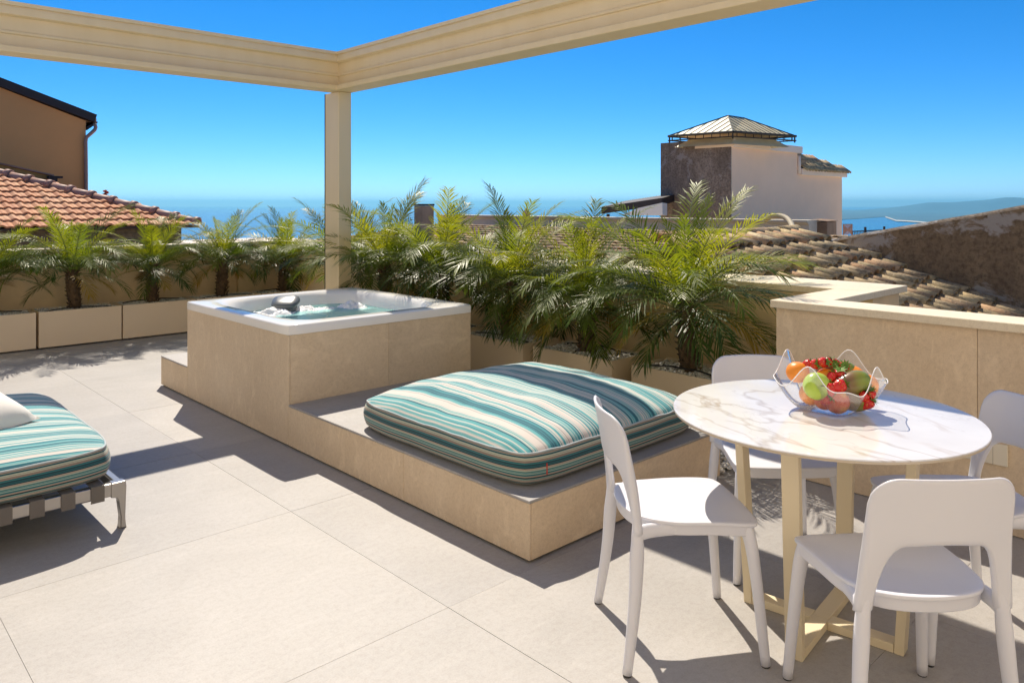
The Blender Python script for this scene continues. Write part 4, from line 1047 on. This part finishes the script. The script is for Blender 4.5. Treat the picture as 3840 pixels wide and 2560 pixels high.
# long cornice parapet behind the tiled roof
cp = atD(3028, 835, 14)
co = thing('cornice_wall', 'long pale stone cornice on a low wall behind the tiled roof', 'wall', (cp.x, cp.y, 0))
mb = MB(); zc = cp.z
mb.prism([(.06, -4), (.06, zc-.045), (.03, zc-.03), (.02, zc-.008), (-.03, zc+.01), (-.03, zc+.045), (.45, zc+.045), (.45, -4)], 'y', 0, 11.0)
mb.build('cornice', M['cornice'], co)
cd = thing('conduit', 'ribbed beige conduit pipe arching over the cornice', 'pipe', (0, 0, 0))
pts = [atD(u, v, D) for u, v, D in ((2870, 825, 13.2), (2890, 813, 13.1), (2925, 810, 13.0), (2955, 822, 12.8), (2972, 848, 12.5), (2978, 868, 12.2))]
MB().tube(catmull(pts, 6, False), .045, 8).build('pipe_run', M['conduit'], cd, smooth=True)
bx = atD(3062, 850, 14.6)
cb_ = thing('cardboard_box', 'worn cardboard box standing beside the cornice end', 'box', (bx.x, bx.y, bx.z-.42), R(10))
MB().box(-.34, -.28, 0, .34, .28, .52).build('box_body', M['carton'], cb_, bevel=.01)
MB().add([(-.36, -.29, .525), (.36, -.30, .530), (.37, .02, .56), (-.35, .0, .55), (-.36, -.29, .535), (.36, -.30, .540), (.37, .02, .57), (-.35, .0, .56)], [(0,3,2,1), (4,5,6,7), (0,1,5,4), (1,2,6,5), (2,3,7,6), (3,0,4,7)]).build('box_flap', M['carton'], cb_)

nr_ = MB(); nr_.box(9.2, 3.95, -4, 12.9, 12.0, .25); nr_.box(14.05, 3.95, -4, 27.0, 10.4, .25)  # hidden flat roofs, added so sunlight bounces onto the pink wall
tag(nr_.build('flat_roof_terrace', M['cornice']), 'pale flat roof terrace below the pink house', kind='structure')
# pink house with stair tower
TCn = atD(2743, 525, 20)           # near corner of the tower, top
hx, hy, hz = TCn.x, TCn.y, TCn.z
ph = thing('tower_house', 'pale pink house with a blackened tower wall and a sheet metal canopy on top', 'house', (hx, hy, 0))
Lf = atx(2482, 541, hx).y - hy; Rt = aty(2990, 540, hy).x - hx; Rt2 = aty(3161, 640, hy).x - hx; zt2 = aty(3161, 645, hy).z; zt1 = hz
MB().box(0, 0.01, -6, Rt, Lf, zt1-.02).build('tower_wall', M['pink_plaster'], ph)
MB().box(-.03, .0, -6, -.001, Lf+.02, zt1+.04).build('blackened_face', M['tower_stone'], ph)
MB().box(.0005, -.002, -6, Rt-.001, .009, zt1-.03).build('front_face', M['pink_plaster'], ph)
MB().box(-.032, -.09, zt1-.18, Rt+.16, Lf*.5, zt1+.02).build('cornice_band', M['pink_trim'], ph, bevel=.01)
MB().box(Rt, .03, -6, Rt2, Lf*.9, zt2-.02).build('wing_wall', M['pink_plaster'], ph)
MB().box(Rt+.162, -.07, zt2-.17, Rt2+.18, .1, zt2+.02).build('cornice_band', M['pink_trim'], ph, bevel=.01)
MB().tube([(Rt+.05, -.03, zt1-.25), (Rt+.05, -.03, zt2-.15)], .05, 8).build('downpipe', M['pink_trim'], ph, smooth=True)
# wing roof of barrel tiles, falling to the right and towards the viewer
wl, wr_ = Rt+.17, Rt2+.15; mb = MB(); zl, zr2 = zt2+.62, zt2+.04
mb.add([(wl, -.02, zt2+.02), (wr_, -.02, zt2+.02), (wl, .75, zl), (wl, .75, zt2), (wr_, .75, zt2+.02)], [(0, 1, 2), (1, 4, 2), (0, 2, 3), (3, 2, 4), (0, 3, 4, 1)])
mb.build('wing_roof_deck', M['deck'], ph)
wb = barrel(.085, .095, .42).mesh('barrel_tile', M['coppo'], True)
nW = int((wr_-wl)/.19)
for c_ in range(nW):
    x = wl + .1 + c_*.19; tmax = 1-(x-wl)/(wr_-wl)
    for r_ in range(4):
        f = (r_+.9)/4*.9
        if f > tmax+.18: continue
        inst('barrel_tile', wb, ph, (x+rnd.uniform(-.02, .02), -.06+.77*f, zt2+.05+(zl-zt2)*f), (math.atan2(zl-zt2, .77)*.95, rnd.uniform(-.08, .08), rnd.uniform(-.05, .05)), .95)
# sheet metal canopy
cpy = thing('roof_canopy', 'hipped canopy of pale sheet metal with dark seams on top of the tower', 'canopy', (hx, hy, 0))
ap0, ap1 = atD(2723, 434, 20.6), atD(2780, 441, 20.6)
def LC(v): return Vector((v.x-hx, v.y-hy, v.z))
eL, eN, eR = LC(atD(2506, 512, 20.9)), LC(atD(2748, 493, 19.6)), LC(atD(2985, 512, 20.9))
eF = eL + eR - eN; zE = (eL.z+eR.z+eN.z)/3
for e in (eL, eN, eR, eF): e.z = zE
a0 = LC(ap0); a1 = LC(ap1); a1.z = a0.z; mid0 = (eL+eR)/2
a0 = Vector((mid0.x-.30, mid0.y-.05, a0.z-.0)); a1 = Vector((mid0.x+.55, mid0.y-.05, a0.z))
mb = MB(); mb.add([eL, eN, eR, eF, a0, a1], [(0, 1, 4), (1, 2, 5, 4), (2, 3, 5), (3, 0, 4, 5)]); s1 = mb.build('sheet_roof', M['seam_roof'], cpy); s1.modifiers.new('s', 'SOLIDIFY').thickness = .02
def seam(a, b, r=.008): MB().tube([a, b], r, 5).build('seam', M['iron'], cpy)
for k in range(1, 9):
    t = k/9; e = eL.lerp(eN, t); top = a0.lerp(eN, max(0, (t-.5)/.5)) if t > .5 else a0.lerp(eL, 1-2*t)
    up = eL.lerp(eN, t); tt = 1-abs(2*t-1)
    seam(up + Vector((0,0,.012)), up.lerp(a0, 1) if abs(t-.5) < .01 else (eN.lerp(a0, (1-t)/.5) if t > .5 else eL.lerp(a0, t/.5)) + Vector((0,0,.012)))
for k in range(1, 13):
    t = k/13; e = eN.lerp(eR, t)
    top = eN.lerp(a0, t/.38) if t < .38 else (a0.lerp(a1, (t-.38)/.24) if t < .62 else a1.lerp(eR, (t-.62)/.38))
    seam(e + Vector((0,0,.012)), top + Vector((0,0,.012)))
for a, b in ((eL, a0), (eN, a0), (eR, a1), (a0, a1), (eF, a1)): seam(a+Vector((0,0,.012)), b+Vector((0,0,.012)), .012)
for a, b in ((eL, eN), (eN, eR), (eR, eF), (eF, eL)):
    MB().tube([a, b], .035, 6).build('gutter', M['iron'], cpy); MB().tube([a-Vector((0,0,.12)), b-Vector((0,0,.12))], .018, 6).build('frame_rail', M['iron'], cpy)
    for k in range(8):
        p = a.lerp(b, (k+.5)/8); MB().tube([p, p-Vector((0,0,.13))], .012, 5).build('bracket', M['iron'], cpy)
for e in (eL, eN, eR, eF):
    q = e + (mid0-e)*.02; MB().tube([q, Vector((q.x, q.y, zt1+.0))], .022, 6).build('post', M['iron'], cpy)
sk_ = MB(); lo = [e.lerp(Vector((mid0.x, mid0.y, zE)), .10)-Vector((0,0,.30)) for e in (eL, eN, eR, eF)]; hi = [e.lerp(Vector((mid0.x, mid0.y, zE)), .36)-Vector((0,0,.06)) for e in (eL, eN, eR, eF)]
sk_.add(lo+hi, [(i, (i+1) % 4, 4+(i+1) % 4, 4+i) for i in range(4)] + [(7, 6, 5, 4)]); sk_.build('lower_skirt', M['seam_roof'], cpy)
# lean-to with dark fascia and white awning left of the tower
ln_ = thing('lean_to_roof', 'dark brown lean-to roof with a white awning left of the tower', 'roof', (hx, hy+Lf, 0))
def LL(v): return Vector((v.x-hx, v.y-hy-Lf, v.z))
q0, q1 = LL(atD(2255, 776, 21.5)), LL(atD(2484, 742, 20.5)); back = Vector((1.6, .4, .18))
mb = MB(); mb.add([q0, q1, q1+back, q0+back, q0-Vector((0,0,.20)), q1-Vector((0,0,.20)), q1+back-Vector((0,0,.2)), q0+back-Vector((0,0,.2))], [(0,1,2,3), (7,6,5,4), (0,4,5,1), (1,5,6,2), (2,6,7,3), (3,7,4,0)]); mb.build('roof_sheet', M['dark_roof'], ln_)
MB().tube([q0+Vector((.3,.0,-.2)), Vector((q0.x+.3, q0.y, -1))], .05, 6).build('post', M['dark_roof'], ln_)
w0, w1, w2_ = LL(atD(2335, 805, 20.6)), LL(atD(2484, 760, 20.2)), LL(atD(2484, 806, 20.2)); wb_ = Vector((.5, .2, -.02))
MB().add([w0, w0.lerp(w1, .4)+Vector((0,0,.05)), w1, w2_, w0+wb_, w0.lerp(w1, .4)+Vector((0,0,.05))+wb_, w1+wb_, w2_+wb_], [(0,1,2,3), (4,7,6,5), (0,4,5,1), (1,5,6,2), (2,6,7,3), (3,7,4,0)]).build('awning', M['white_canvas'], ln_)
# far lattice screen and railing beyond the gable wall
lt = thing('lattice_screen', 'small wooden lattice screen beside the pink house wall', 'screen', (0, 0, 0))
A_, B_ = atD(3163, 842, 27), atD(3195, 842, 27); H_ = (880-842)/2866.9*27
ax_ = (B_-A_); L_ = ax_.length; ax_.normalize()
for k in range(-5, 8):
    for sg in (1, -1):
        x0_ = k*L_/7; pa = []
        for t in (0, 1):
            xx = x0_ + sg*t*H_*.8 + (0 if sg > 0 else H_*.4)
            pa.append((min(max(xx, 0), L_), -t*H_))
        if abs(pa[0][0]-pa[1][0]) < .02: continue
        MB().tube([A_+ax_*pa[0][0]+Vector((0,0,pa[0][1])), A_+ax_*pa[1][0]+Vector((0,0,pa[1][1]))], .008, 4).build('lath', M['lattice'], lt)
for p in (A_, B_): MB().tube([p+Vector((0,0,.02)), p-Vector((0,0,H_+.5))], .02, 5).build('screen_post', M['lattice'], lt)
MB().tube([A_, B_], .018, 5).build('top_rail', M['lattice'], lt)
rl = thing('iron_railing', 'curved iron balcony railing seen over the gable wall', 'railing', (0, 0, 0))
A_, B_ = atD(3197, 868, 30), atD(3330, 862, 34)
MB().tube([A_, B_], .025, 5).build('hand_rail', M['iron'], rl); MB().tube([A_-Vector((0,0,.45)), B_-Vector((0,0,.45))], .02, 5).build('bottom_rail', M['iron'], rl)
for k in range(26):
    p = A_.lerp(B_, k/25); MB().tube([p, p+Vector((.03, -.03, -.25)), p-Vector((0,0,.45))], .012, 4).build('baluster', M['iron'], rl)
for k in (.33, .88):
    p = A_.lerp(B_, k); MB().tube([p+Vector((0,0,.16)), p-Vector((0,0,1.0))], .05, 6).build('rail_post', M['iron'], rl)

# left: red tiled hipped roof
EC = atD(745, 838, 16)
ra = thing('red_tiled_roof', 'red clay tiled hipped roof beyond the left parapet', 'roof', (EC.x, EC.y, EC.z))
SL2 = .352; A2 = math.atan(SL2); KX = 9.0
mb = MB(); K = 8.0
mb.add([(0, 0, -.06), (-KX-K, 0, -.06), (-KX-K, K, K*SL2-.06), (-K, K, K*SL2-.06), (0, 2*K, -.06)], [(0, 3, 2, 1), (0, 4, 3)])
mb.build('roof_deck', M['deck'], ra)
def wave_tile():
    mb = MB(); n_ = 10; wT = .262; LT = .40; th = .034; vs = []
    def prof(t):   # pan, roll, pan with a small rib
        return .034*max(0, math.sin(math.pi*min(1, max(0, (t-.02)/.46))))**1.0 + .012*math.exp(-((t-.75)/.07)**2)
    for (y, dz) in ((0, 0), (-LT, .042)):
        for lay in (0, 1):
            for k in range(n_+1):
                t = k/n_; vs.append((t*wT, y, prof(t)+dz-lay*th))
    m_ = n_+1; fs = []
    for k in range(n_):
        fs += [(k, k+1, 2*m_+k+1, 2*m_+k), (m_+k, 3*m_+k, 3*m_+k+1, m_+k+1), (2*m_+k, 2*m_+k+1, 3*m_+k+1, 3*m_+k)]
    fs += [(0, 2*m_, 3*m_, m_), (n_, m_+n_, 3*m_+n_, 2*m_+n_)]
    mb.add(vs, fs); return mb.mesh('roof_tile', M['red_tile'], fix=True)
wt = wave_tile(); wt.polygons.foreach_set('use_smooth', [False]*len(wt.polygons))
EX2 = .335; PW = .252; rnd = random.Random(3); cnt = 0
vis = []
for r_ in range(13):
    ybase = (r_+1)*EX2*math.cos(A2)
    for c_ in range(44):
        x = -c_*PW - PW - .02
        if x + PW*.2 > -ybase+.33: continue
        P = EC + Vector((x, ybase, ybase*SL2)); D = P.x*FX+P.y*FY; u = 1920+2866.9*(P.x*FY-P.y*FX)/D
        if u < -620: continue
        o = inst('roof_tile', wt, ra, (x + rnd.uniform(-.004, .004) + (PW/2 if False else 0), ybase, ybase*SL2 - .012), (A2+rnd.uniform(-.008, .008), 0, rnd.uniform(-.008, .008))); cnt += 1
hipL = .46; hb = barrel(.115, .135, .50, .016, 10); hipc = barrel(.150, .155, .09, .02, 10)
hm, hc_ = hb.mesh('hip_tile', M['hip_tile'], True), hipc.mesh('hip_collar', M['hip_tile'], True)
hd = Vector((-1, 1, SL2)).normalized(); rz = math.atan2(hd.x, -hd.y) + math.pi; rx = math.asin(hd.z)
for k in range(16):
    p = hd*(.15+hipL*k+.35) + Vector((0, 0, -.02))
    q = Matrix.Rotation(R(45), 4, 'Z') @ Matrix.Rotation(rx, 4, 'X')
    o = inst('hip_tile', hm, ra, p, q.to_euler())
    o = inst('hip_collar', hc_, ra, p - hd*.40 + Vector((0, 0, .008)), q.to_euler())
MB().box(-KX-K, .28, -5, -.25, .60, -.05).build('eave_wall', M['eave_wall'], ra)
MB().box(-.60, .605, -5, -.25, 8, -.05).build('side_wall', M['eave_wall'], ra)
MB().tube([(-KX-K, -.02, -.06), (.0, -.02, -.06)], .03, 6).build('eave_board', M['deck'], ra)
# orange brown house
hB = thing('brown_house', 'orange brown plastered house with a dark sloping roof edge at the far left', 'house', (0, 24, 0))
r0, r1, r2, r3 = aty(-400, 139, 24), aty(360, 432, 24), aty(322, 440, 24), aty(322, 760, 24)
def lb2(v): return (v.x, v.z)
poly = [(r0.x, -6), (r3.x, -6), (r3.x, r2.z-.10), (r0.x, r0.z-.22)]
mb = MB(); mb.prism(poly, 'y', 0, 8); mb.build('wall', M['house_orange'], hB)
d2 = (Vector((r1.x, 0, r1.z)) - Vector((r0.x, 0, r0.z))).normalized(); nn = Vector((-d2.z, 0, d2.x))
p0, p1 = Vector((r0.x, 0, r0.z)), Vector((r1.x, 0, r1.z)); th2 = .22
poly = [(p0.x, p0.z), (p1.x, p1.z), ((p1-nn*th2).x, (p1-nn*th2).z), ((p0-nn*th2).x, (p0-nn*th2).z)]
mb = MB(); mb.prism(poly, 'y', -.12, 8.2); mb.build('roof', M['dark_roof'], hB)
for k in range(6):
    MB().box(r3.x+.02+k*.10, .1, r2.z-.12-.035*k*0, r3.x+.10+k*.10, 8, r2.z-.02+.02).build('eave_tile', M['red_tile'], hB) if k < 3 else None
g0 = Vector((r3.x+.02, -.05, aty(330, 476, 24).z)); g1 = Vector((aty(364, 460, 24).x, -.05, aty(364, 456, 24).z))
mb = MB(); mb.add([g0, g1, g1+Vector((0,0,-.05)), g0+Vector((0,0,-.10)), g0+Vector((0,7,0)), g1+Vector((0,7,0)), g1+Vector((0,7,-.05)), g0+Vector((0,7,-.1))], [(0,1,2,3), (7,6,5,4), (0,4,5,1), (1,5,6,2), (2,6,7,3), (3,7,4,0)]); mb.build('gutter', M['dark_roof'], hB)
dp = [Vector((aty(u, v, 24).x, -.06, aty(u, v, 24).z)) for u, v in ((352, 464), (357, 478), (353, 488), (338, 502), (322, 516), (319, 530), (320, 600), (321, 720), (321, 900))]
MB().tube(dp, .05, 8).build('downpipe', M['pipe'], hB, smooth=True)
ow_ = thing('old_ochre_wall', 'low stained ochre wall with a brown coping above the red roof', 'wall', (0, 21, 0))
a_, b_ = aty(-300, 545, 21), aty(190, 655, 21); c2 = aty(190, 760, 21)
mb = MB(); mb.prism([(a_.x, c2.z-3), (b_.x, c2.z-3), (b_.x, b_.z-.03), (a_.x, a_.z-.03)], 'y', 0, .35); mb.build('wall', M['ochre_old'], ow_)
mb = MB(); mb.prism([(a_.x, a_.z-.025), (b_.x+.06, b_.z-.035), (b_.x+.06, b_.z), (a_.x, a_.z+.01)], 'y', -.06, .41); mb.build('coping', M['hip_tile'], ow_)
bx2 = aty(200, 668, 20.8); MB().box(bx2.x-.1, -.2, bx2.z-.35, bx2.x+.09, .1, bx2.z+.0).build('flue', M['dark_roof'], ow_)
MB().box(bx2.x-.1, -.22, bx2.z+.001, bx2.x+.2, .12, bx2.z+.05).build('flue_cap', M['dark_roof'], ow_)
# aloe flower spike on the skyline
al = thing('aloe_flower', 'single red aloe flower spike on the skyline above the red roof', 'flower', atD(397, 790, 20))
MB().tube([(0,0,0), (0,0,.46)], .012, 5).build('stalk', M['green'], al)
mb = MB()
for k in range(26):
    a = k*2.4; z = .42+.12*(k/26); mb.tube([(0,0,z), (.08*math.cos(a), .08*math.sin(a), z-.03+.02*(k % 3))], [.012, .004], 4)
mb.build('florets', M['aloe'], al)
# chimneys between the palms
def chimney(name, label, u0, u1, v, D, H, cap):
    a, b = atD(u0, v, D), atD(u1, v, D); c = (a+b)/2; wq = (b-a).length*.62
    o = thing(name, label, 'chimney', (c.x, c.y, c.z-H))
    MB().box(-wq/2, -wq/2, -3, wq/2, wq/2, H).build('stack', M['grey_stone'], o)
    if cap:
        MB().box(-wq*.62, -wq*.62, H+.002, wq*.62, wq*.62, H+.03).build('cap_slab', M['hip_tile'], o)
        MB().add([(-wq*.6, -wq*.6, H+.031), (wq*.6, -wq*.6, H+.031), (wq*.6, wq*.6, H+.031), (-wq*.6, wq*.6, H+.031), (0, 0, H+.16)], [(0,1,4), (1,2,4), (2,3,4), (3,0,4), (3,2,1,0)]).build('cap', M['hip_tile'], o)
    else: MB().box(-wq*.54, -wq*.54, H+.002, wq*.54, wq*.54, H+.035).build('cap_slab', M['iron'], o)
    return o
chimney('chimney', 'square grey chimney rising behind the palms right of the post', 1548, 1632, 772, 14, .45, False)
chimney('chimney', 'small capped chimney behind the palms near the cornice', 1958, 1990, 806, 17, .3, True)
# distant white roof terrace glimpsed between the left palms
fr_ = thing('far_roof', 'pale far roof terrace glimpsed between the left palms', 'building', atD(960, 915, 40))
MB().box(-6, -2, -9, 3.2, 4, .0).build('wall', M['cream_plaster'], fr_); MB().box(-6.2, -2.2, .002, 3.4, 4.2, .14).build('parapet', M['pink_trim'], fr_)
for k in range(5): MB().box(-5.4+k*1.7, -2.04, -1.9, -4.5+k*1.7, -1.99, -.6).build('window', M['dark_gap'], fr_)
